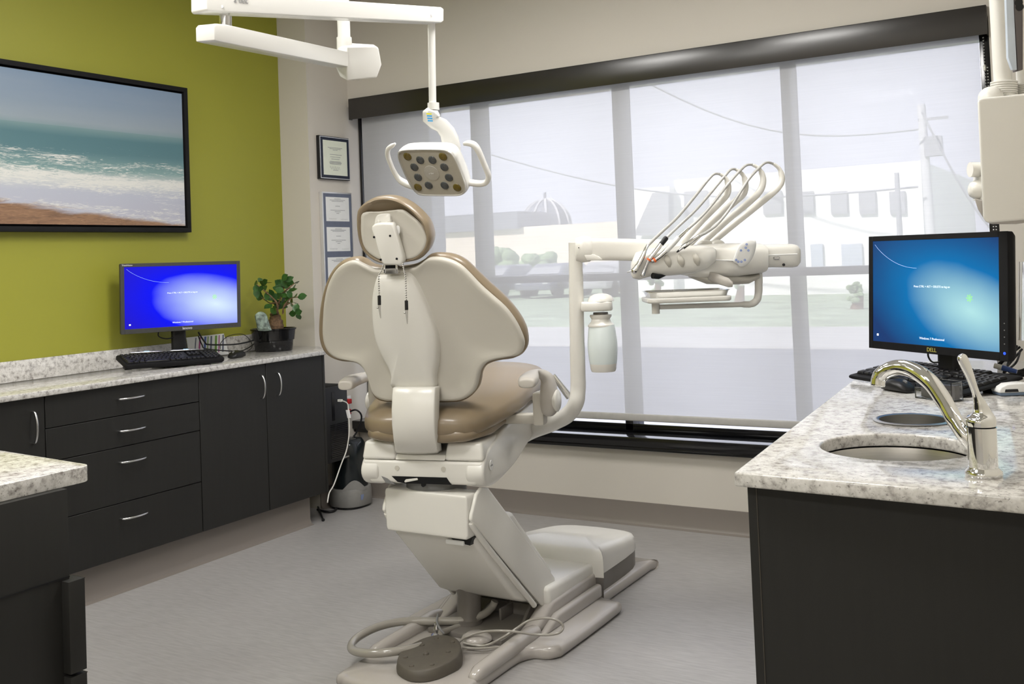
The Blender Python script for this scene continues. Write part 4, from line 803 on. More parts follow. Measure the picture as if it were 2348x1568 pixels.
for x in (1753, 1780): MB().loft([(dp(x-7, 591, DD-.073), UPV*.003, FWD*.004), (dp(x-5, 592, DD-.076), UPV*.006, FWD*.006), (dp(x+5, 591.5, DD-.076), UPV*.006, FWD*.006), (dp(x+7, 590.5, DD-.073), UPV*.003, FWD*.004)], 12).make('toggle_switch', satin, dl)
MB().cyl(dp(1797, 607, DD-.075), dp(1797, 607, DD-.05), .005).make('indicator', black, dl)
for x in (1612, 1640): MB().ball(dp(x+4, 562, DD-.01), .026, 20, 12, (1.1, 1, .75)).make('whip_boot', cream, dl)
# handle, underbody, tray arm
MB().loft([(dp(1625, 630, DD-.07), UPV*.018, FWD*.02, 2), (dp(1640, 637, DD-.08), UPV*.018, FWD*.02, 2), (dp(1670, 648, DD-.10), UPV*.016, FWD*.018, 2), (dp(1679, 651, DD-.105), UPV*.010, FWD*.011, 2)], 20).make('grip_handle', mat('handle_urethane', (.52, .49, .45), .4, noise=(5, .02)), dl, ang=70)
MB().loft([(dp(1580, 628, DD-.01), UPV*.012, FWD*.03, 2), (dp(1620, 638, DD-.01), UPV*.020, FWD*.05, 2), (dp(1680, 638, DD-.01), UPV*.022, FWD*.05, 2), (dp(1715, 640, DD-.01), UPV*.016, FWD*.04, 2), (dp(1738, 632, DD-.01), UPV*.010, FWD*.03, 2)], 20).make('underbody', cream_dull, dl, ang=70)
tp = spline([dp(1739, 625, DD-.01), dp(1739.5, 650, DD-.01), dp(1739, 672, DD-.01), dp(1735, 688, DD-.01), dp(1722, 697, DD-.012), dp(1700, 698, DD-.015), dp(1600, 701, DD-.04), dp(1512, 704, DD-.06)], 8)
MB().tube(tp, [.0140, .0135, .0130, .0125, .0115, .009, .0085, .0085], 20).make('tray_arm', cream, dl, ang=80)
MB().cyl(dp(1504, 719, DD-.06), dp(1503, 690, DD-.06), .0135, 20).make('tray_pivot', cream, dl)
TC = dp(1572, 685, DD-.06); TX = V((RGT.x, RGT.y, 0)).normalized(); TY = V((FWD.x, FWD.y, 0)).normalized()
tw = 93*s_
def tr(k, z, hx=tw, hy=.10): return [TC+TX*x*k+TY*y*k+V((0, 0, z)) for x, y in rrect(hx, hy, .03, 4)]
MB().grid([tr(.97, -.008), tr(1, -.004), tr(1.005, .006), tr(.995, .009)]).make('tray_holder', cream, dl, bevel=.001)
ty = thing('steel_tray', 'shallow stainless instrument tray lying on the tray holder of the delivery unit', 'tray', tuple(TC+V((0, 0, .0095))))
MB().grid([tr(.90, .0095), tr(.905, .0105), tr(.96, .029), tr(.985, .0300), tr(.985, .0285), tr(.955, .027), tr(.90, .011), tr(.3, .011)]).make('tray_body', chrome, ty, ang=60)
for k, (x, m_) in enumerate(((1538, redp), (1553, gold), (1560, bluep), (1546, satin))):
    p = TC+TX*((x-1572)*s_)+V((0, 0, .0115)); o = tag(MB().cyl(p, p+V((0, 0, .010+.003*(k % 2))), .0022, 10).cyl(p+V((0, 0, .010)), p+V((0, 0, .0125)), .0030, 10).make('dental_bur', m_, None), 'tiny %s bur standing on the steel tray' % ('red banded', 'gold banded', 'blue banded', 'plain steel')[k], 'dental bur', 'burs on the steel tray')
# control pad
pp = [(1690, 605), (1681, 600), (1685, 585), (1694, 565), (1706, 553), (1722, 549), (1733, 554), (1733, 568), (1728, 585), (1720, 600), (1708, 610), (1696, 611)]
PN = (FWD+RGT*.25+UPV*.2).normalized(); PC = dp(1708, 580, DD-.13)
pd_ = MB().dome(spline([onp(x, y, PC, PN) for x, y in pp], 4, True), PC, PN, [(.05, -.004), (.6, -.004), (.93, -.003), (1, 0), (1, .008), (.96, .014), (.5, .016), (.05, .016)]).make('control_pad', whitep, dl, ang=80)
for x, y in ((1699, 574), (1710, 568), (1716, 574), (1688, 596), (1693, 600), (1700, 600), (1708, 596), (1712, 560)):
    p = onp(x, y, PC-PN*.0042, PN); MB().lathe([(.0020, 0), (.0035, 0), (.0035, .0006), (.0020, .0006)], p, -PN, 14, False).make('button_ring', mat('blue_print', (.10, .25, .75), .5) if 'blue_print' not in bpy.data.materials else bpy.data.materials['blue_print'], pd_)
# whips, hoses and handpieces
def z5(x, y): return (1400+x/3.92, 340+y/3.92)
W_ = [([(640, 850), (830, 640), (1000, 470), (1046, 410), (1058, 345), (1035, 270), (985, 232)], [(985, 232), (930, 232), (870, 290), (760, 430), (600, 620), (440, 770), (335, 872)], -.06),
      ([(700, 870), (900, 670), (1100, 495), (1190, 415), (1213, 330), (1190, 240), (1128, 190)], [(1128, 190), (1080, 192), (1015, 262), (900, 400), (760, 560), (620, 690), (505, 800)], -.02),
      ([(800, 870), (1050, 645), (1250, 480), (1345, 380), (1372, 280), (1340, 190), (1278, 148)], [(1278, 148), (1220, 152), (1155, 210), (1050, 330), (900, 520), (800, 630), (698, 722)], .02),
      ([(880, 870), (1100, 690), (1350, 490), (1490, 370), (1540, 285), (1520, 190), (1465, 140)], [(1465, 140), (1400, 128), (1330, 180), (1240, 280), (1150, 420), (1060, 560), (960, 680), (870, 750), (790, 790)], .06)]
names = ('air water syringe with a chrome body, leftmost of the four instruments in the holder', 'chrome handpiece with a black collar, second from the left in the holder', 'white and chrome handpiece with an orange ring, third from the left in the holder', 'short chrome motor without a head, rightmost of the four instruments in the holder')
for i, (wp_, hp_, off) in enumerate(W_):
    P_ = spline([dp(*z5(*p), DD-.02+off*.8) for p in wp_], 6); n_ = len(P_); secs = []
    for k, p in enumerate(P_):
        t_ = (P_[min(n_-1, k+1)]-P_[max(0, k-1)]).normalized(); a = t_.cross(FWD).normalized(); f_ = k/(n_-1); w_ = .0115-.0045*max(0, f_-.55)/.45
        secs.append((p, a*w_*(.75 if f_ > .8 else 1), a.cross(t_)*.012, 2.4))
    MB().loft(secs, 14).make('whip_arm', cream, dl, ang=80)
    hd = thing('dental_handpiece', names[i], 'handpiece', tuple(dp(*z5(*hp_[-1]), DD-.15)), 'instruments in the delivery holder')
    nH = len(hp_); MB().tube(spline([dp(*z5(*p), (DD-.02+off*.8)+((DD-.16)-(DD-.02+off*.8))*(k/(nH-1))) for k, p in enumerate(hp_)], 8), [.0045, .005, .005, .0052, .0055], 10).make('hose', hose_m, hd, ang=80)
    d_ = lambda x, y, dd=0: dp(*z5(x, y), DD-.16+dd)
    def cone(pts, m_, nm): MB().tube([d_(x, y) for x, y, r_ in pts], [r_ for x, y, r_ in pts], 16).make(nm, m_, hd, ang=60)
    if i == 0:
        cone([(338, 868, .0050), (320, 900, .0062), (290, 975, .0080), (255, 1040, .0086), (222, 1090, .0098), (205, 1110, .0112), (192, 1120, .004)], chrome, 'body'); cone([(205, 1102, .0025), (180, 1104, .0020), (146, 1116, .0016)], satin, 'tip'); cone([(225, 1100, .006), (215, 1122, .005)], satin, 'button')
    if i == 1:
        cone([(505, 800, .0075), (495, 812, .0090), (455, 862, .0085)], black, 'collar'); cone([(455, 862, .0080), (410, 920, .0078), (345, 1000, .0068)], chrome, 'body'); cone([(350, 994, .0078), (340, 1008, .0076)], orange, 'ring'); cone([(340, 1008, .0064), (310, 1080, .0056), (292, 1130, .0062), (285, 1142, .0075), (290, 1152, .0062)], satin, 'head')
    if i == 2:
        cone([(700, 720, .0050), (660, 760, .0066), (615, 800, .0072)], chrome, 'motor_tail'); cone([(615, 798, .0086), (560, 860, .0092), (495, 925, .0090)], whitep, 'body'); cone([(495, 925, .0082), (440, 975, .0074), (400, 1004, .0066)], chrome, 'neck'); cone([(404, 1000, .0080), (388, 1010, .0078)], orange, 'ring'); cone([(388, 1010, .0064), (368, 1018, .0066), (366, 1022, .003)], satin, 'head')
    if i == 3:
        cone([(792, 790, .0052), (740, 825, .0075), (650, 890, .0090), (645, 894, .0080)], chrome, 'body'); cone([(645, 894, .0045), (615, 918, .0035)], satin, 'shaft'); cone([(615, 918, .0034), (594, 934, .0020)], black, 'tip')
MB().tube([dp(1496, 632, DD-.15), dp(1510, 634, DD-.14), dp(1524, 630, DD-.12)], [.010, .009, .005], 12).make('holder_clip', black, dl)
# hinged steel rod behind the right armrest
MB().tube([dp(1268, 860, 3.60), dp(1306, 910, 3.60)], [.010, .014], 14).make('support_rod', chrome, dl)

# ================================================================== ON THE LEFT COUNTER
def monitor(name, label, TL, TR, BL, BR, bz, th, pm, scr, chin):
    """flat screen from its four front corners; bz = bezel widths (left, right, top, bottom)"""
    TL, TR, BL, BR = map(V, (TL, TR, BL, BR)); x_ = (TR-TL+BR-BL).normalized(); y_ = (TL-BL+TR-BR).normalized(); y_ = (y_-x_*y_.dot(x_)).normalized(); n = x_.cross(y_)   # n faces the viewer
    O_ = (TL+TR+BL+BR)/4; W2 = ((TR-TL).length+(BR-BL).length)/4; H2 = ((TL-BL).length+(TR-BR).length)/4
    fr = lambda a, b_, c_=0: O_+x_*a+y_*b_+n*c_
    g = (-W2+bz[0], W2-bz[1], -H2+bz[3], H2-bz[2]); tm = thing(name, label, 'monitor', (O_.x, O_.y, .877))
    ou = rrect(W2, H2, .006, 3); f = lambda pts, c_: [fr(a, b_, c_) for a, b_ in pts]
    MB().grid([f([(a*.8, b_*.8) for a, b_ in ou], -th), f([(a*.96, b_*.95) for a, b_ in ou], -th*.8), f(ou, -th*.4), f(ou, -.003)]).make('back_shell', pm, tm, bevel=.002)
    b = MB()
    for a0, a1, b0_, b1 in ((-W2, g[0], -H2, H2), (g[1], W2, -H2, H2), (g[0], g[1], g[3], H2), (g[0], g[1], -H2, g[2])): b.box(a0, a1, b0_, b1, -.003, .002, fr)
    bzl = b.make('bezel', pm, tm, bevel=.0008, segs=1)
    s_ = MB(); s_.quad(fr(g[0], g[2], .0002), fr(g[1], g[2], .0002), fr(g[1], g[3], .0002), fr(g[0], g[3], .0002)); so_ = s_.make('screen', scr, tm, keep=True)
    return tm, fr, x_, y_, n, W2, H2, g, so_, bzl
glow = mat('screen_white', (.8, .85, .9), .5, emis=(.75, .85, 1, .75)); glowg = mat('screen_green', (.2, .6, .1), .5, emis=(.25, .8, .15, .8))
def screen_text(fr, x_, y_, g, so_, sc):
    w_, h_ = g[1]-g[0], g[3]-g[2]; at_ = lambda u, v: fr(g[0]+w_*u, g[2]+h_*v, .0006)
    text('Press CTRL + ALT + DELETE to log on', .0088*sc, at_(.50, .555), x_, y_, 'login_text', glow, so_, .0001)
    text('Windows 7 Professional', .0100*sc, at_(.50, .065), x_, y_, 'edition_text', glow, so_, .0001)
    MB().tube([at_(.02+.36*k/14, .965-.235*(1-(1-k/14)**2)**.9) for k in range(15)], .0005, 4).make('light_streak', mat('screen_streak', (.3, .4, .6), .5, emis=(.32, .5, .95, .8)) if 'screen_streak' not in bpy.data.materials else bpy.data.materials['screen_streak'], so_)
    c_ = at_(.79, .46); b = MB()
    for k in range(7): a = k*.9+.3; b.prism([c_, c_+x_*.012*math.cos(a)+y_*.012*math.sin(a), c_+x_*.010*math.cos(a+.35)+y_*.010*math.sin(a+.35)], x_.cross(y_)*.0002)
    b.make('leaf_motif', glowg, so_)
    p = at_(.035, .055); MB().prism([p, p+x_*.008, p+x_*.008+y_*.007, p+y_*.007], x_.cross(y_)*.0002).make('corner_icon', glow, so_)
DL0, DL1 = 4.63, 4.97
tm, fr, x_, y_, n_, W2, H2, g, so_, bzl = monitor('desktop_monitor', 'wide grey framed monitor with a vivid blue screen on the left counter', dp(272, 605, DL0), dp(548.5, 598, DL1), dp(281, 767, DL0), dp(553.5, 749, DL1), (.017, .017, .016, .022), .045, bezel, scr_l, .02)
screen_text(fr, x_, y_, g, so_, 1)
text('lenovo', .017, fr(.02, -H2+.011, .0025), x_, y_, 'logo', wtext, bzl)
text('ThinkVision', .010, fr(-W2+.030, H2-.008, .0025), x_, y_, 'logo', wtext, bzl)
for k in range(8): MB().box(W2-.13+k*.014, W2-.125+k*.014, -H2+.008, -H2+.0095, .002, .0024, fr).make('button_mark', black, bzl)
SB = fr(-.005, -H2, -.05); MB().loft([(V((SB.x, SB.y, .884)), x_*.034, n_*.016, 4), (V((SB.x, SB.y, 1.10)), x_*.032, n_*.016, 4)], 20).make('stand_column', black, tm, ang=50)
MB().grid([[V((SB.x, SB.y, 0))+V((x_.x, x_.y, 0))*a*k+V((n_.x, n_.y, 0))*(b_*k+.03)+V((0, 0, z)) for a, b_ in rrect(.12, .085, .03, 4)] for z, k in ((.8775, 1), (.882, 1), (.886, .96))]).make('stand_base', black, tm, ang=50)
MB().tube(spline([fr(-.10, -H2+.01, -.03), fr(-.105, -H2-.02, -.03), fr(-.07, -H2-.035, -.03), fr(-.03, -H2-.03, -.04), fr(-.01, -H2-.01, -.05)], 6), .0028, 8).make('power_lead', black, tm)

def keyboard(name, label, FL, FR, BL, BR, m, key_m, rows, th=.022):
    """FL.. = corners of the top surface; keys are separate parts"""
    FL, FR, BL, BR = map(V, (FL, FR, BL, BR)); x_ = (FR-FL).normalized(); y_ = (BL-FL); y_ = (y_-x_*y_.dot(x_)).normalized(); n = x_.cross(y_); w_, d_ = (FR-FL).length, (BL-FL).dot(y_)
    f = lambda a, b_, c_=0: FL+x_*a+y_*b_+n*c_
    t = thing(name, label, 'keyboard', tuple(f(w_/2, d_/2, -.012))); ou = [(w_/2+a, d_/2+b_) for a, b_ in rrect(w_/2, d_/2, .012, 3)]
    MB().grid([[f(w_/2+(a-w_/2)*k, d_/2+(b_-d_/2)*k, z) for a, b_ in ou] for k, z in ((.97, -th), (1, -th*.7), (1, -.003), (.985, 0))]).make('keyboard_body', m, t, ang=50)
    proto = {}
    ky = d_*.13 if rows == 'ergo' else d_*.08; usable = d_-ky-.012; rh = usable/6.1; unit = (w_-.024)/22.5
    lay = [[1]*15, [1]*13+[2], [1.5]+[1]*12+[1.5], [1.75]+[1]*11+[2.25], [2.25]+[1]*10+[2.75], [1.5, 1.25, 1.25, 6, 1.25, 1.25, 1.5, 1]][::1]
    def key(a, b_, kw, kh):
        q = (round(kw, 4), round(kh, 4))
        if q not in proto:
            mb = MB(); hw, hh = kw/2-.0012, kh/2-.0012
            mb.grid([[V((x*k, y*k, z)) for x, y in ((-hw, -hh), (hw, -hh), (hw, hh), (-hw, hh))] for k, z in ((1, .0005), (.97, .004), (.80, .0085))]); o = mb.make('key', key_m, None, bevel=.0006, segs=1); o.parent = t; proto[q] = o
        else: o = proto[q].copy(); COL.objects.link(o); o.parent = t
        P_ = f(a, b_)-t.location; o.matrix_local = Mx(((x_.x, y_.x, n.x, P_.x), (x_.y, y_.y, n.y, P_.y), (x_.z, y_.z, n.z, P_.z), (0, 0, 0, 1)))
    for r, row in enumerate(lay):
        yy = ky+usable-(r+.5)*rh-(0 if r == 0 else .004); xx = .012
        for kk in row: key(xx+kk*unit/2, yy, kk*unit, rh); xx += kk*unit
    for r in (0, 1, 2, 5):
        for k in range(3): key(.012+(15.3+k+.5)*unit, ky+usable-(r+.5)*rh-(0 if r == 0 else .004), unit, rh)
    for r in range(1, 6):
        for k in range(4 if r < 5 else 3): key(.012+(18.6+k*.95+.5)*unit, ky+usable-(r+.5)*rh-.004, unit*.95, rh)
    return t, f, x_, y_, n, w_, d_
kt, kf, kx, ky_, kn, kw, kd = keyboard('keyboard', 'black keyboard propped at a tilt with two pens on it, under the blue screen monitor', (-3.755, 2.965, .912), (-3.600, 3.395, .902), (-3.88, 3.01, .948), (-3.725, 3.44, .938), blackm, black, 'std')
MB().box(.03, .06, .085, .115, -.054, -.020, kf).make('rear_foot', black, kt); MB().box(kw-.06, kw-.03, .085, .115, -.050, -.020, kf).make('rear_foot', black, kt)
for i, (a0, a1, b0_) in enumerate(((.05, .20, .118), (.235, .375, .112))):
    p, q = kf(a0, b0_, .0125), kf(a1, b0_-.006, .0125); t = thing('pen', ('silver blue pen lying along the back of the left keyboard, nearer the wall end', 'silver blue pen lying along the back of the left keyboard, nearer the mouse')[i], 'pen', tuple(p), 'pens on the keyboard')
    MB().tube([p, p.lerp(q, .08), p.lerp(q, .85), q], [.0008, .0042, .0045, .003], 10).make('barrel', satin, t); m_ = p.lerp(q, .45); MB().tube([m_+kn*.004, p.lerp(q, .62)+kn*.004], .0028, 8).make('grip_band', mat('pale_blue_band', (.35, .62, .85), .3), t)
def mouse(name, label, P, dirx, m):
    d = V(dirx).normalized(); s_ = V((-d.y, d.x, 0)); t = thing(name, label, 'mouse', P); P = V(P)
    secs = [(P+d*a+V((0, 0, h/2)), s_*w_, V((0, 0, h/2)), 2.3) for a, w_, h in ((-.055, .010, .008), (-.05, .024, .018), (-.03, .031, .032), (0, .031, .037), (.03, .028, .030), (.048, .022, .018), (.053, .010, .010))]
    MB().loft(secs, 22).make('mouse_body', m, t, ang=80); MB().cyl(P+d*.028-s_*.003+V((0, 0, .027)), P+d*.028+s_*.003+V((0, 0, .027)), .008, 14).make('scroll_wheel', grey_soft, t); return t
m1 = mouse('computer_mouse', 'small black mouse beside the left keyboard near the plant pot', (-3.765, 3.625, .8772), (.3, -1, 0), black)
# leads behind
cb = MB()
for pts, r_ in ((((455, 762, -3.86), (470, 785, -3.88), (480, 790, -3.88), (530, 790, -3.88), (560, 786, -3.88), (582, 780, -3.87)), .004), (((455, 770, -3.86), (463, 790, -3.86), (475, 800, -3.86), (545, 805, -3.84), (568, 798, -3.86), (583, 788, -3.88)), .003), (((505, 800, -3.85), (507, 785, -3.87), (525, 770, -3.90), (555, 766, -3.90), (572, 778, -3.88), (578, 795, -3.84), (565, 806, -3.82), (548, 810, -3.80)), .0018)):
    cb.tube(spline([ax(x, y, 0, X_) for x, y, X_ in pts], 6), r_, 8)
tag(cb.make('cable_bundle', black), 'loose black cables looping between the left monitor and the plant pot', 'cable')
# striped card leaning on the upstand
sc_ = thing('striped_card', 'pale card with coloured slanting stripes leaning on the quartz upstand behind the monitor', 'card', (-3.965, 3.62, .878))
cq = [V((-3.955, 3.50, .879)), V((-3.955, 3.755, .879)), V((-3.976, 3.745, .985)), V((-3.976, 3.50, .985))]; MB().prism(cq, (-.002, 0, 0)).make('card', paper, sc_)
for k, (f0, m_) in enumerate(((.10, slate), (.2, mat('magenta_stripe', (.35, .03, .18), .5)), (.33, bluep), (.42, mat('green_stripe', (.16, .32, .05), .5)), (.5, slate), (.62, mat('green_stripe', (.16, .32, .05), .5)), (.72, mat('magenta_stripe', (.35, .03, .18), .5)), (.82, slate))):
    a = cq[0].lerp(cq[1], f0); b_ = cq[3].lerp(cq[2], min(.97, f0+.14)); w_ = V((0, .006+.004*(k % 3), 0)); MB().prism([a.lerp(b_, .15), a.lerp(b_, .15)+w_, a.lerp(b_, .95)+w_, a.lerp(b_, .95)], (.0006, 0, 0)).make('stripe', m_, sc_)

# plant in its pot
pc = V((-3.842, 3.962, .8772)); pp_ = thing('potted_ficus', 'small ficus bonsai with a swollen trunk in an oval black pot on the left counter', 'plant', tuple(pc))
ov = lambda r, z: [pc+V((0, 0, z))+V((.859, .512, 0))*r*math.cos(2*PI*k/32)+V((-.512, .859, 0))*r*.72*math.sin(2*PI*k/32) for k in range(32)]
MB().grid([ov(.094, 0), ov(.097, .004), ov(.103, .055), ov(.109, .058), ov(.115, .108), ov(.120, .110), ov(.121, .118), ov(.115, .119), ov(.109, .095)]).make('pot', blackg, pp_, ang=50)
MB().grid([ov(.111, .092), ov(.111, .098), ov(.05, .102)]).make('soil', soil, pp_)
tb = pc+V((0, 0, .098)); dx_ = V((.859, .512, 0))
MB().tube(spline([tb+dx_*.005, tb+dx_*.008+V((0, 0, .025)), tb+dx_*.012+V((0, 0, .055)), tb+dx_*.012+V((0, 0, .080)), tb+dx_*.006+V((0, 0, .105))], 4), [.045, .046, .040, .030, .024, .018], 14).make('trunk', bark, pp_, ang=80)
rnd = random.Random(4)
def P5(x, y): return (240+x/4.892, 580+y/4.892)
def leaf(mb, P, d, L_, w_, up):
    d = V(d).normalized(); s_ = d.cross(up).normalized(); n_ = s_.cross(d)
    rows = [(0, .08), (.25, .8), (.5, 1), (.75, .75), (1, .06)]; R_ = []
    for k, ww in rows: c_ = P+d*L_*k-n_*L_*.12*k*k; R_.append([c_-s_*w_*ww+n_*.002, c_, c_+s_*w_*ww+n_*.002])
    mb.grid(R_, closed=False, cap0=False, cap1=False)
br = [[(1940, 660), (1930, 560), (1880, 500), (1800, 430), (1740, 380), (1700, 350)], [(1935, 640), (1960, 540), (2000, 440), (2010, 340), (2030, 290)], [(2000, 680), (2010, 600), (2070, 520), (2120, 500), (2200, 490)], [(1960, 560), (1900, 560), (1850, 560), (1760, 500)], [(2010, 600), (2080, 560), (2120, 600), (2160, 660)], [(2010, 440), (2080, 380), (2130, 340)]]
brm = MB(); tips = []
for bb in br:
    pts = [dp(*P5(x, y), 5.28+rnd.uniform(-.03, .03)) for x, y in bb]; pts[0] = dp(*P5(*bb[0]), 5.28); S_ = spline(pts, 5); brm.tube(S_, [.005, .0018], 7)
    tips += [(S_[k], (S_[min(len(S_)-1, k+1)]-S_[k-1]).normalized()) for k in range(len(S_)//3, len(S_))]
brm.make('branches', bark, pp_)
nl = 0
for i, (x, y) in enumerate(((1700, 345), (1740, 310), (1790, 330), (1840, 330), (1700, 390), (1760, 400), (1700, 430), (1800, 400), (1740, 460), (1750, 500), (1820, 470), (1880, 460), (1820, 540), (1850, 590), (1900, 520), (1930, 590), (1900, 620), (1910, 690), (1880, 640), (1950, 400), (1950, 330), (2010, 280), (2050, 300), (1990, 350), (1980, 380), (2040, 370), (2090, 330), (2150, 330), (2130, 370), (1980, 450), (2050, 400), (2000, 470), (2030, 430), (2090, 420), (2000, 520), (2080, 470), (2140, 480), (2200, 490), (2060, 510), (2100, 540), (2140, 560), (2100, 580), (1990, 580), (2040, 560), (2130, 640), (2120, 680), (2165, 660), (2170, 700), (2090, 500), (1960, 490), (1925, 560), (1770, 350), (2110, 400), (2010, 330), (1845, 510), (2150, 600), (1975, 420))):
    P_ = dp(*P5(x, y), 5.28+rnd.uniform(-.07, .07)); q = min(tips, key=lambda t_: (t_[0]-P_).length); d = (P_-q[0]).normalized()*.8+V((rnd.uniform(-.6, .6), rnd.uniform(-.6, .6), rnd.uniform(-.35, .35))); mb = MB(); leaf(mb, P_-d.normalized()*.018, d, rnd.uniform(.044, .056), rnd.uniform(.0150, .0190), V((.51+rnd.uniform(-.5, .5), -.86+rnd.uniform(-.3, .3), .25+rnd.uniform(-.4, .4))))
    mb.make('leaf', leafm, pp_, keep=True)
rk = thing('mineral_rock', 'green and white mineral chunk standing in the pot beside the bonsai trunk', 'rock', tuple(pc+V((-.07, -.04, .10))))
rp = [(1725, 870), (1705, 800), (1685, 715), (1700, 680), (1740, 660), (1790, 675), (1815, 710), (1835, 780), (1860, 850), (1850, 870)]
rr = [dp(*P5(x, y), 5.24) for x, y in rp]; rc = sum(rr, V((0, 0, 0)))/len(rr)
MB().dome(spline(rr, 2, True), rc, FWD, [(.3, -.022), (.75, -.018), (1, -.004), (1.02, .012), (.8, .024), (.3, .028)]).make('rock_body', rockm, rk, ang=25)

# ================================================================== BESIDE THE LEFT RUN
pcw = thing('computer_tower', 'slim black desktop computer held on the end of the left cabinets', 'computer', (-3.64, 4.14, .28))
MB().box(-3.775, -3.605, 4.058, 4.060, .28, .60).box(-3.76, -3.62, 4.046, 4.058, .35, .5).make('wall_bracket', blackm, pcw)
MB().box(-3.785, -3.600, 4.060, 4.240, .285, .678).make('case', blackm, pcw, bevel=.004)
MB().box(-3.600, -3.590, 4.062, 4.238, .285, .676).make('front_panel', black, pcw, bevel=.003)
MB().box(-3.591, -3.588, 4.112, 4.132, .50, .65).make('drive_slot', blackg, pcw)
gm = MB()
for k in range(19): gm.box(-3.590, -3.5875, 4.095, 4.232, .305+k*.0095, .3095+k*.0095)
gm.make('vent_grille', blackg, pcw)
text('lenovo', .016, V((-3.5872, 4.212, .297)), (0, 1, 0), (0, 0, 1), 'logo', silver, pcw)
wc = MB(); wp0 = ax(777, 918, 0, -3.585); wc.box(wp0.x-.004, wp0.x+.02, wp0.y-.006, wp0.y+.008, wp0.z-.006, wp0.z+.006).tube(spline([wp0+V((.02, 0, 0)), ax(797, 926, 0, -3.56), ax(799, 950, 0, -3.55), ax(801, 985, 0, -3.54), ax(795, 1030, 0, -3.54), ax(782, 1065, 0, -3.53), ax(766, 1110, 0, -3.50), ax(755, 1130, 0, -3.48), ax(751, 1152, 0, -3.46)], 7), .0032, 8)
wo = tag(wc.make('usb_cable', mat('white_cable', (.66, .65, .60), .4)), 'thin white usb cable hanging from the black computer down to the floor', 'cable')
ub = thing('usb_adapter', 'small white adapter block halfway along the hanging white cable', 'adapter', tuple(ax(800, 958, 0, -3.545))); p, q = ax(797, 940, 0, -3.548), ax(801, 958, 0, -3.546); MB().loft([(p, (.008, .004, 0), (0, .006, 0)), (q, (.008, .004, 0), (0, .006, 0))], 12).make('adapter_body', whitep, ub)
pu = thing('air_purifier', 'dark rounded air purifier with a silver grey base on the floor near the corner', 'air purifier', (-3.62, 4.41, 0))
PU = V((-3.685, 4.352, 0)); pov = lambda a, b_, z, e_=2.4: [PU+V((.8*a*math.copysign(abs(math.cos(t_))**(2/e_), math.cos(t_)), .8*b_*math.copysign(abs(math.sin(t_))**(2/e_), math.sin(t_)), z)) for t_ in [2*PI*k/36 for k in range(36)]]
MB().grid([pov(.128, .135, .012), pov(.132, .14, .016), pov(.130, .138, .09), pov(.126, .134, .105), pov(.10, .11, .108)]).make('base', purif_g, pu, ang=50)
MB().grid([pov(.120, .130, .0), pov(.120, .130, .012)]).make('foot', black, pu)
MB().grid([pov(.108, .118, .10), pov(.112, .122, .14), pov(.108, .120, .26), pov(.095, .108, .34), pov(.075, .09, .362), pov(.02, .03, .366)]).make('tank', purif_d, pu, ang=60)
hs_ = [PU+V((.1055*math.cos(a), -.1055*math.sin(a)*1.06, 0)) for a in [-.1+1.5*k/12 for k in range(13)]]
MB().grid([[p+V((0, 0, .095)) for p in hs_], [p*1+V((0, 0, .10+.055*math.sin(PI*k/12)**1.5)) for k, p in enumerate(hs_)], [PU+(p-PU)*.97+V((0, 0, .10+.055*math.sin(PI*k/12)**1.5)) for k, p in enumerate(hs_)], [PU+(p-PU)*.93+V((0, 0, .095)) for p in hs_]], closed=False, cap0=False, cap1=False).make('control_hump', purif_g, pu, ang=60)
lgp = PU+V((.1055*math.cos(.25), -.112*math.sin(.25), .06)); MB().prism([lgp+V((.0005, a, b_)) for a, b_ in ((-.012, -.014), (.012, -.014), (.012, .014), (-.012, .014))], (.001, 0, 0)).make('blue_emblem', mat('pale_blue_print', (.20, .25, .42), .5), pu)
ol = thing('wall_outlet', 'white wall outlet with a red plug and black lead low beside the black computer', 'outlet', (XC+.003, 4.46, .50))
MB().box(XC, XC+.006, 4.435, 4.505, .46, .575).make('outlet_plate', whitep, ol, bevel=.002)
MB().box(XC+.006, XC+.04, 4.440, 4.472, .535, .562).box(XC+.006, XC+.035, 4.440, 4.47, .475, .505).make('plug', redp, ol, bevel=.003)
MB().tube(spline([(XC+.03, 4.455, .49), (XC+.07, 4.47, .50), (XC+.09, 4.49, .46), (XC+.07, 4.47, .38), (XC+.04, 4.42, .31), (XC+.03, 4.38, .2), (XC+.03, 4.36, .05)], 6), .005, 8).make('power_lead', black, ol)
fl_ = tag(MB().tube(spline([ax(x, y, 2, .008) for x, y in ((722, 1150), (745, 1138), (762, 1148), (772, 1162), (766, 1171), (748, 1173), (728, 1168))], 6), .0065, 8).tube(spline([ax(x, y, 2, .008) for x, y in ((728, 1158), (733, 1172), (738, 1184), (741, 1192))], 5), [.005, .005, .009], 8).make('floor_cable', black), 'black cable loop with a plug lying on the floor beside the left cabinets', 'cable')

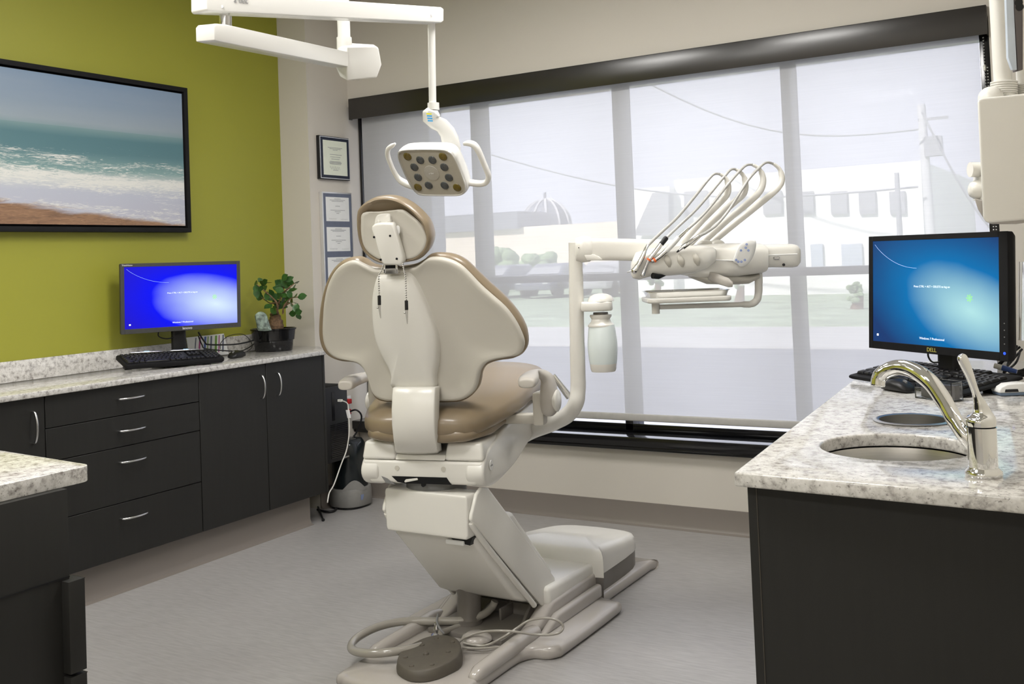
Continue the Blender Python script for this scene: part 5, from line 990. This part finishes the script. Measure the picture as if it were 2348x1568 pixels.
# ================================================================== NEAR COUNTER AT THE LEFT EDGE
is_ = thing('side_counter', 'near quartz topped charcoal cabinet at the lower left corner of the room', 'cabinet', (-2.4, .9, 0))
IX, IY = -2.022, 1.502
ro = [(IX-.03+.03*math.cos(a), IY-.03+.03*math.sin(a)) for a in [PI/2*k/5 for k in range(6)]]
MB().holes([(-2.62, 0.2), (IX, 0.2)]+ro+[(-2.62, IY+.06)], [], .842, .877).make('worktop', granite, is_, bevel=.007, segs=4)
MB().box(-2.60, -2.0, .22, 1.42, .02, .842).make('body', cab, is_, bevel=.0015)
MB().box(-1.9995, -1.998, .22, 1.419, .652, .655).make('panel_joint', black, is_)
for z0, z1 in ((.452, .648), (.24, .445), (.03, .234)):
    dr = MB().box(-2.02, -1.976, 1.400, 1.440, z0, z1).make('drawer', cab, is_, bevel=.0012)
    MB().box(-2.0205, -2.0195, 1.4, 1.4405, z0, z1).box(-2.02, -1.976, 1.4395, 1.441, z1-.0015, z1+.0005).make('edge_band', edge, dr)

# ================================================================== RIGHT COUNTER WITH SINKS
rt = thing('sink_counter', 'speckled quartz sink counter on a charcoal cabinet at the right', 'counter', (-.4, 2.6, 0))
RX0, RX1, RY0, RY1 = -.664, -.761, 1.910, 3.393
def circ(cx, cy, r, n_=48): return [(cx+r*math.cos(2*PI*k/n_), cy+r*math.sin(2*PI*k/n_)) for k in range(n_)]
SK = (-.432, 2.268, .152); WK = (-.455, 2.612, .080)
MB().holes([(RX0, RY0), (-.042, 1.872), (-.042, 4.0), (-.60, 4.0), (RX1-.018, RY1+.25)], [circ(*SK), circ(*WK)], .849, .877).make('worktop', granite, rt, bevel=.005, segs=3)
MB().box(-.62, -.045, 1.955, 3.6, 0, .60).box(-.652, -.045, 1.950, 1.968, 0, .848).box(-.652, -.634, 1.968, 3.6, 0, .848).box(-.634, -.045, 3.58, 3.6, .6, .848).make('body', cab, rt, bevel=.001, segs=1)
MB().box(-.6345, -.6330, 1.9485, 1.9502, 0, .848).make('panel_joint', edge, rt)
def bowl(nm, c_, r, dep, lab, rim):
    t = thing(nm, lab, 'sink', (c_[0], c_[1], .877-dep)); z = .848 if not rim else .878
    pr = ([(r+.010, .0), (r+.012, .001), (r+.004, .004), (r-.003, .002)] if rim else [(r+.004, -.002)])+[(r-.002, -.03), (r-.006, -dep*.75), (r-.02, -dep+.02), (r-.05, -dep+.005), (.02, -dep)]
    MB().lathe([(a, h) for a, h in pr], (c_[0], c_[1], z), seg=56, caps=False).make('bowl', steel, t, ang=60, keep=False); MB().lathe([(.02, .002), (.018, .004), (.001, .002)], (c_[0], c_[1], z-dep), seg=20).make('drain', chrome, t); return t
bowl('sink_basin', SK, SK[2], .15, 'large round stainless sink set under the quartz in front of the tap', False)
bowl('waste_ring', WK, WK[2], .14, 'smaller round stainless waste opening with a polished rim behind the sink', True)
# tap
F0 = ax(2256, 1091, 2, .877); F0.z = .8772; fa = thing('sink_tap', 'chrome single lever tap with a curved spout over the round sink', 'tap', tuple(F0)); DF = 1.86; sF = DF/FPX
MB().lathe([(.031, 0), (.032, .004), (.0315, .009), (.027, .013), (.0255, .016)], F0, seg=40).make('base_ring', chrome, fa, ang=50)
MB().lathe([(.0250, .014), (.0252, .05), (.0257, .088)], F0, seg=40).make('tap_body', chrome, fa, ang=50)
MB().lathe([(.0242, .088), (.0242, .0902)], F0, seg=40).make('joint_ring', blackm, fa)
cp2 = [((2255, 984), 33, 33), ((2254, 968), 33, 33), ((2251, 945), 27, 29), ((2245, 922), 17, 22), ((2239, 905), 11, 16), ((2232, 885), 10.5, 14), ((2224, 862), 12.5, 13), ((2214, 838), 15, 12.5), ((2206, 820), 15, 11), ((2202, 814), 9, 7)]
secs = []; cs = [dp(*c_, DF) for c_, a, b_ in cp2]
cs[0] = F0+V((0, 0, .0902)); 
for i, (c_, a, b_) in enumerate(cp2):
    t_ = (cs[min(len(cs)-1, i+1)]-cs[max(0, i-1)]).normalized(); x2 = t_.cross(FWD).normalized(); x2 = -x2 if x2.dot(RGT) < 0 else x2; z2 = x2.cross(t_); z2 = -z2 if z2.dot(FWD) < 0 else z2; secs.append((cs[i], x2*a*sF*.76, z2*b_*sF*.76, 2.1))
hx, hy = V((RGT.x, RGT.y, 0)).normalized(), V((FWD.x, FWD.y, 0)).normalized()
secs[0] = (F0+V((0, 0, .0905)), hx*.0252, hy*.0252); secs[1] = (F0+V((0, 0, .104)), hx*.0250, hy*.0250)
MB().loft([(a, b_, c_, 2.1) for a, b_, c_ in zip(spline([q[0] for q in secs], 4), spline([q[1] for q in secs], 4), spline([q[2] for q in secs], 4))], 28).make('lever_handle', chrome, fa, ang=80)
sp_ = [((2238, 1030), 1.86), ((2215, 1003), 1.87), ((2190, 965), 1.89), ((2165, 920), 1.92), ((2135, 878), 1.95), ((2100, 852), 1.99), ((2065, 842), 2.02), ((2035, 849), 2.04), ((2016, 865), 2.05), ((2013, 886), 2.05)]
MB().tube(spline([dp(*c_, D_) for c_, D_ in sp_], 6), [.0125, .0138, .0150, .0158, .0160, .0160, .0155, .0150, .0140, .0125], 24).make('spout', chrome, fa, ang=80)
# monitor, keyboard and small things
tm, fr, x_, y_, n_, W2, H2, g, so_, bzl = monitor('desktop_monitor', 'black framed monitor with a teal screen on the right counter behind the tap', dp(1998, 542, 3.33), dp(2316, 530, 2.83), dp(1988, 797, 3.33), dp(2308, 828, 2.83), (.018, .030, .016, .024), .052, blackm, scr_r, .02)
screen_text(fr, x_, y_, g, so_, 1.0)
text('DELL', .017, fr(-.005, -H2+.012, .0025), x_, y_, 'logo', gold, bzl)
for k in range(4): p = fr(W2-.012, -H2+.105-k*.019, .0022); MB().cyl(p-n_*.001, p+n_*.0006, .0018, 10).make('button', grey_soft, bzl)
p = fr(W2-.012, -H2+.022, .0022); MB().cyl(p-n_*.001, p+n_*.0008, .004, 14).make('power_light', mat('blue_power_light', (.02, .05, .5), .4, emis=(.02, .08, 1, 1.5)), bzl)
SB = fr(0.01, -H2, -.05); MB().loft([(V((SB.x, SB.y, .884)), x_*.034, n_*.018, 4), (V((SB.x, SB.y, 1.06)), x_*.032, n_*.018, 4)], 20).make('stand_column', black, tm, ang=50)
MB().grid([[V((SB.x, SB.y, 0))+V((x_.x, x_.y, 0))*a*k+V((n_.x, n_.y, 0))*(b_*k-.02)+V((0, 0, z)) for a, b_ in rrect(.12, .09, .03, 4)] for z, k in ((.8775, 1), (.882, 1), (.886, .96))]).make('stand_base', black, tm, ang=50)
MB().tube(spline([fr(-.05, -H2+.012, -.03), fr(-.05, -H2-.012, -.03), fr(-.03, -H2-.028, -.03), fr(0, -H2-.018, -.04), fr(.01, -H2+.01, -.05)], 6), .0028, 8).make('power_lead', black, tm)
kt, kf, kx, ky_, kn, kw, kd = keyboard('keyboard', 'wide black keyboard overhanging the right counter edge below the teal screen', (-.775, 3.350, .893), (-.394, 3.020, .890), (-.634, 3.513, .925), (-.253, 3.183, .922), blackm, black, 'ergo', .011)
MB().box(.10, .14, .12, .15, -.033, -.010, kf).make('rear_foot', black, kt); MB().box(kw-.06, kw-.02, .12, .15, -.033, -.010, kf).make('rear_foot', black, kt)
mouse('computer_mouse', 'black mouse in front of the right keyboard beside the clear card holder', tuple(ax(2061, 897, 2, .8772)), (.75, -.65, 0), black)
ch_ = thing('card_holder', 'clear acrylic business card holder holding dark cards on the right counter', 'card holder', tuple(ax(2150, 918, 2, .8772)))
A_ = ax(2098, 912, 2, .878); B_ = ax(2182, 922, 2, .878); xx = (B_-A_).normalized(); yy = V((-xx.y, xx.x, 0)); wA = (B_-A_).length
cf = lambda a, b_, c_: A_+xx*a+yy*b_+V((0, 0, c_))
for nm, q in (('base', (0, wA, 0, .045, 0, .003)), ('back_wall', (0, wA, .045, .048, 0, .052)), ('front_wall', (0, wA, 0, .003, 0, .030)), ('side_wall', (0, .003, .003, .045, .003, .040)), ('side_wall', (wA-.003, wA, .003, .045, .003, .050))): MB().box(*q, cf).make(nm, acryl, ch_, bevel=.0005, segs=1)
cdh = tag(MB().box(.006, wA-.006, .020, .040, .0035, .040, cf).make('business_cards', mat('dark_card_stock', (.05, .045, .05), .5)), 'stack of dark business cards standing in the clear holder', 'cards')
sn = thing('bite_sensor_cradle', 'small white rounded device with a black slot on the right counter', 'device', tuple(ax(2325, 905, 2, .8772)))
sp0 = ax(2328, 907, 2, .878); X2 = V((RGT.x, RGT.y, 0)).normalized(); Y2 = V((FWD.x, FWD.y, 0)).normalized()
MB().prism([sp0+X2*a+V((0, 0, b_)) for a, b_ in ((-.038, 0), (.06, 0), (.06, .008), (-.042, .008))], Y2*.05).make('base', mat('blue_grey_plastic', (.12, .17, .25), .4), sn, bevel=.002)
MB().prism([sp0+X2*a+V((0, 0, b_)) for a, b_ in ((-.042, .008), (-.043, .014), (-.036, .024), (-.018, .031), (.03, .033), (.06, .028), (.06, .008))], Y2*.05).make('shell', whitep, sn, bevel=.004, segs=3)
MB().prism([sp0-Y2*.0005+X2*a+V((0, 0, b_)) for a, b_ in ((-.028, .010), (-.026, .018), (.008, .018), (.010, .010))], Y2*.01).make('slot', black, sn)
bb = MB(); rb_ = random.Random(3)
for k in range(5):
    pts = [dp(2336+rb_.uniform(-8, 10), 792+k*3, 3.05), dp(2320+rb_.uniform(-10, 12), 812+k*5, 3.05+.02*k), dp(2300+rb_.uniform(-14, 10), 836+k*6, 3.08), dp(2325+rb_.uniform(-10, 15), 850+k*3, 3.1), dp(2352, 845+k*4, 3.1)]; bb.tube(spline(pts, 6), .0035, 8)
tag(bb.make('cable_tangle', black), 'tangle of black cables beside the right monitor', 'cable')
for i, (a, b_, lb) in enumerate((((2280, 838), (2332, 852), 'white and blue sleeved plug lead behind the right keyboard'),)):
    t = thing('sleeved_lead', lb, 'cable', tuple(dp(*a, 2.98))); p, q = dp(*a, 3.02), dp(*b_, 2.98); MB().tube([p, p.lerp(q, .35)], .008, 12).make('white_sleeve', whitep, t); MB().tube([p.lerp(q, .35), q], [.0085, .006], 12).make('blue_sleeve', bluep, t)
hb_ = thing('hand_bracket_holder', 'pale wall holder with clear tubes at the right edge behind the monitor', 'holder', tuple(dp(2345, 700, 3.4)))
MB().tube([dp(2343, 600, 3.4), dp(2341, 780, 3.4)], .010, 14).make('clear_tube', acryl, hb_); MB().box(-.30, -.15, 4.30, YW-.001, 1.0, 1.45).make('back_panel', whitep, hb_, bevel=.004)

# ================================================================== CEILING HUNG UNIT AT THE RIGHT EDGE
xr = thing('xray_unit', 'cream wall unit with ribbed hose cuffs and poles hanging at the top right corner', 'dental equipment', tuple(dp(2300, 510, 2.8)))
DX = 2.80; s3 = DX/FPX
xo = [(2241, 228), (2256, 224), (2420, 207), (2430, 498), (2262, 512), (2254, 500)]
XD = (ray(2236, 370)+RGT*.03).normalized(); P_ = [dp(x, y, DX) for x, y in xo]; MB().prism(P_, XD*.13).make('unit_body', cream, xr, bevel=.008, segs=4)
MB().ball(dp(2272, 226, DX+.05), .034, 24, 14, (1, 1, 1)).make('dome_cap', cream, xr)
MB().cyl(dp(2224, 389, DX+.05), dp(2250, 389, DX+.05), .021, 24).make('knob', cream, xr)
MB().loft([(dp(2222, 435, DX+.05), UPV*.010, FWD*.010, 2), (dp(2226, 435, DX+.05), UPV*.020, FWD*.02, 2), (dp(2236, 435, DX+.05), UPV*.027, FWD*.027, 2), (dp(2246, 435, DX+.05), UPV*.030, FWD*.03, 2)], 20).make('round_button', cream, xr, ang=70)
MB().box(-.5, .5, -.5, .5, -.5, .5, lambda a, b_, c_: dp(2246+a*8, 432+c_*55, DX+.05)+FWD*b_*.06).make('button_plate', cream, xr, bevel=.002)
lo_ = [(2234, 455), (2242, 480), (2256, 502), (2270, 514), (2330, 514), (2420, 500), (2300, 470)]; MB().prism([dp(x, y, DX+.02) for x, y in lo_], XD*.10).make('lower_housing', greige, xr, bevel=.004)
for cx_, top_, rr_, nm in ((2302, 185, .036, 1), (2349, 192, .030, 2)):
    pr = []; b0 = dp(cx_, 232, DX+.06+.02*nm); L_ = (232-top_)*s3
    for k in range(9): pr += [(rr_*.90, L_*k/9), (rr_, L_*(k+.25)/9), (rr_, L_*(k+.75)/9)]
    pr.append((rr_*.85, L_)); MB().lathe(pr, b0, UPV, 28).make('ribbed_cuff', cream, xr, ang=60)
    tp_ = V((b0.x+.0, b0.y, CEIL)); MB().cyl(b0, tp_, .024 if nm == 1 else .018, 28).make('pole', cream, xr)
gpn = [(2312, -30), (2326, 5), (2328, 150), (2332, 165), (2324, 160), (2314, 140)]
ar_ = thing('equipment_arm', 'dark grey arm with a clear edge hanging at the top right corner', 'dental equipment', tuple(dp(2330, 60, 2.7)))
MB().prism([dp(x, y, 2.70) for x, y in ((2325, -120), (2346, -120), (2346, 160), (2334, 163), (2326, 20))], FWD*.03).make('arm_body', mat('dark_taupe_arm', (.10, .085, .085), .4, noise=(8, .05)), ar_, bevel=.002)
MB().prism([dp(x, y, 2.70) for x, y in ((2303, -120), (2324, -120), (2325, 20), (2332, 160), (2322, 160), (2312, 132))], FWD*.012).make('clear_edge', mat('pale_blue_acrylic', (.52, .58, .66), .1, noise=(9, .1)), ar_, bevel=.001)
MB().cyl(dp(2335, -120, 2.71), V((dp(2335, -120, 2.71).x, dp(2335, -120, 2.71).y, CEIL)), .012).make('arm_mount', black, ar_)
for i in range(2): MB().cyl(dp(2336+i*2, 6+i*10, 2.695), dp(2336+i*2, 6+i*10, 2.70), .010).make('arm_joint', black, ar_)
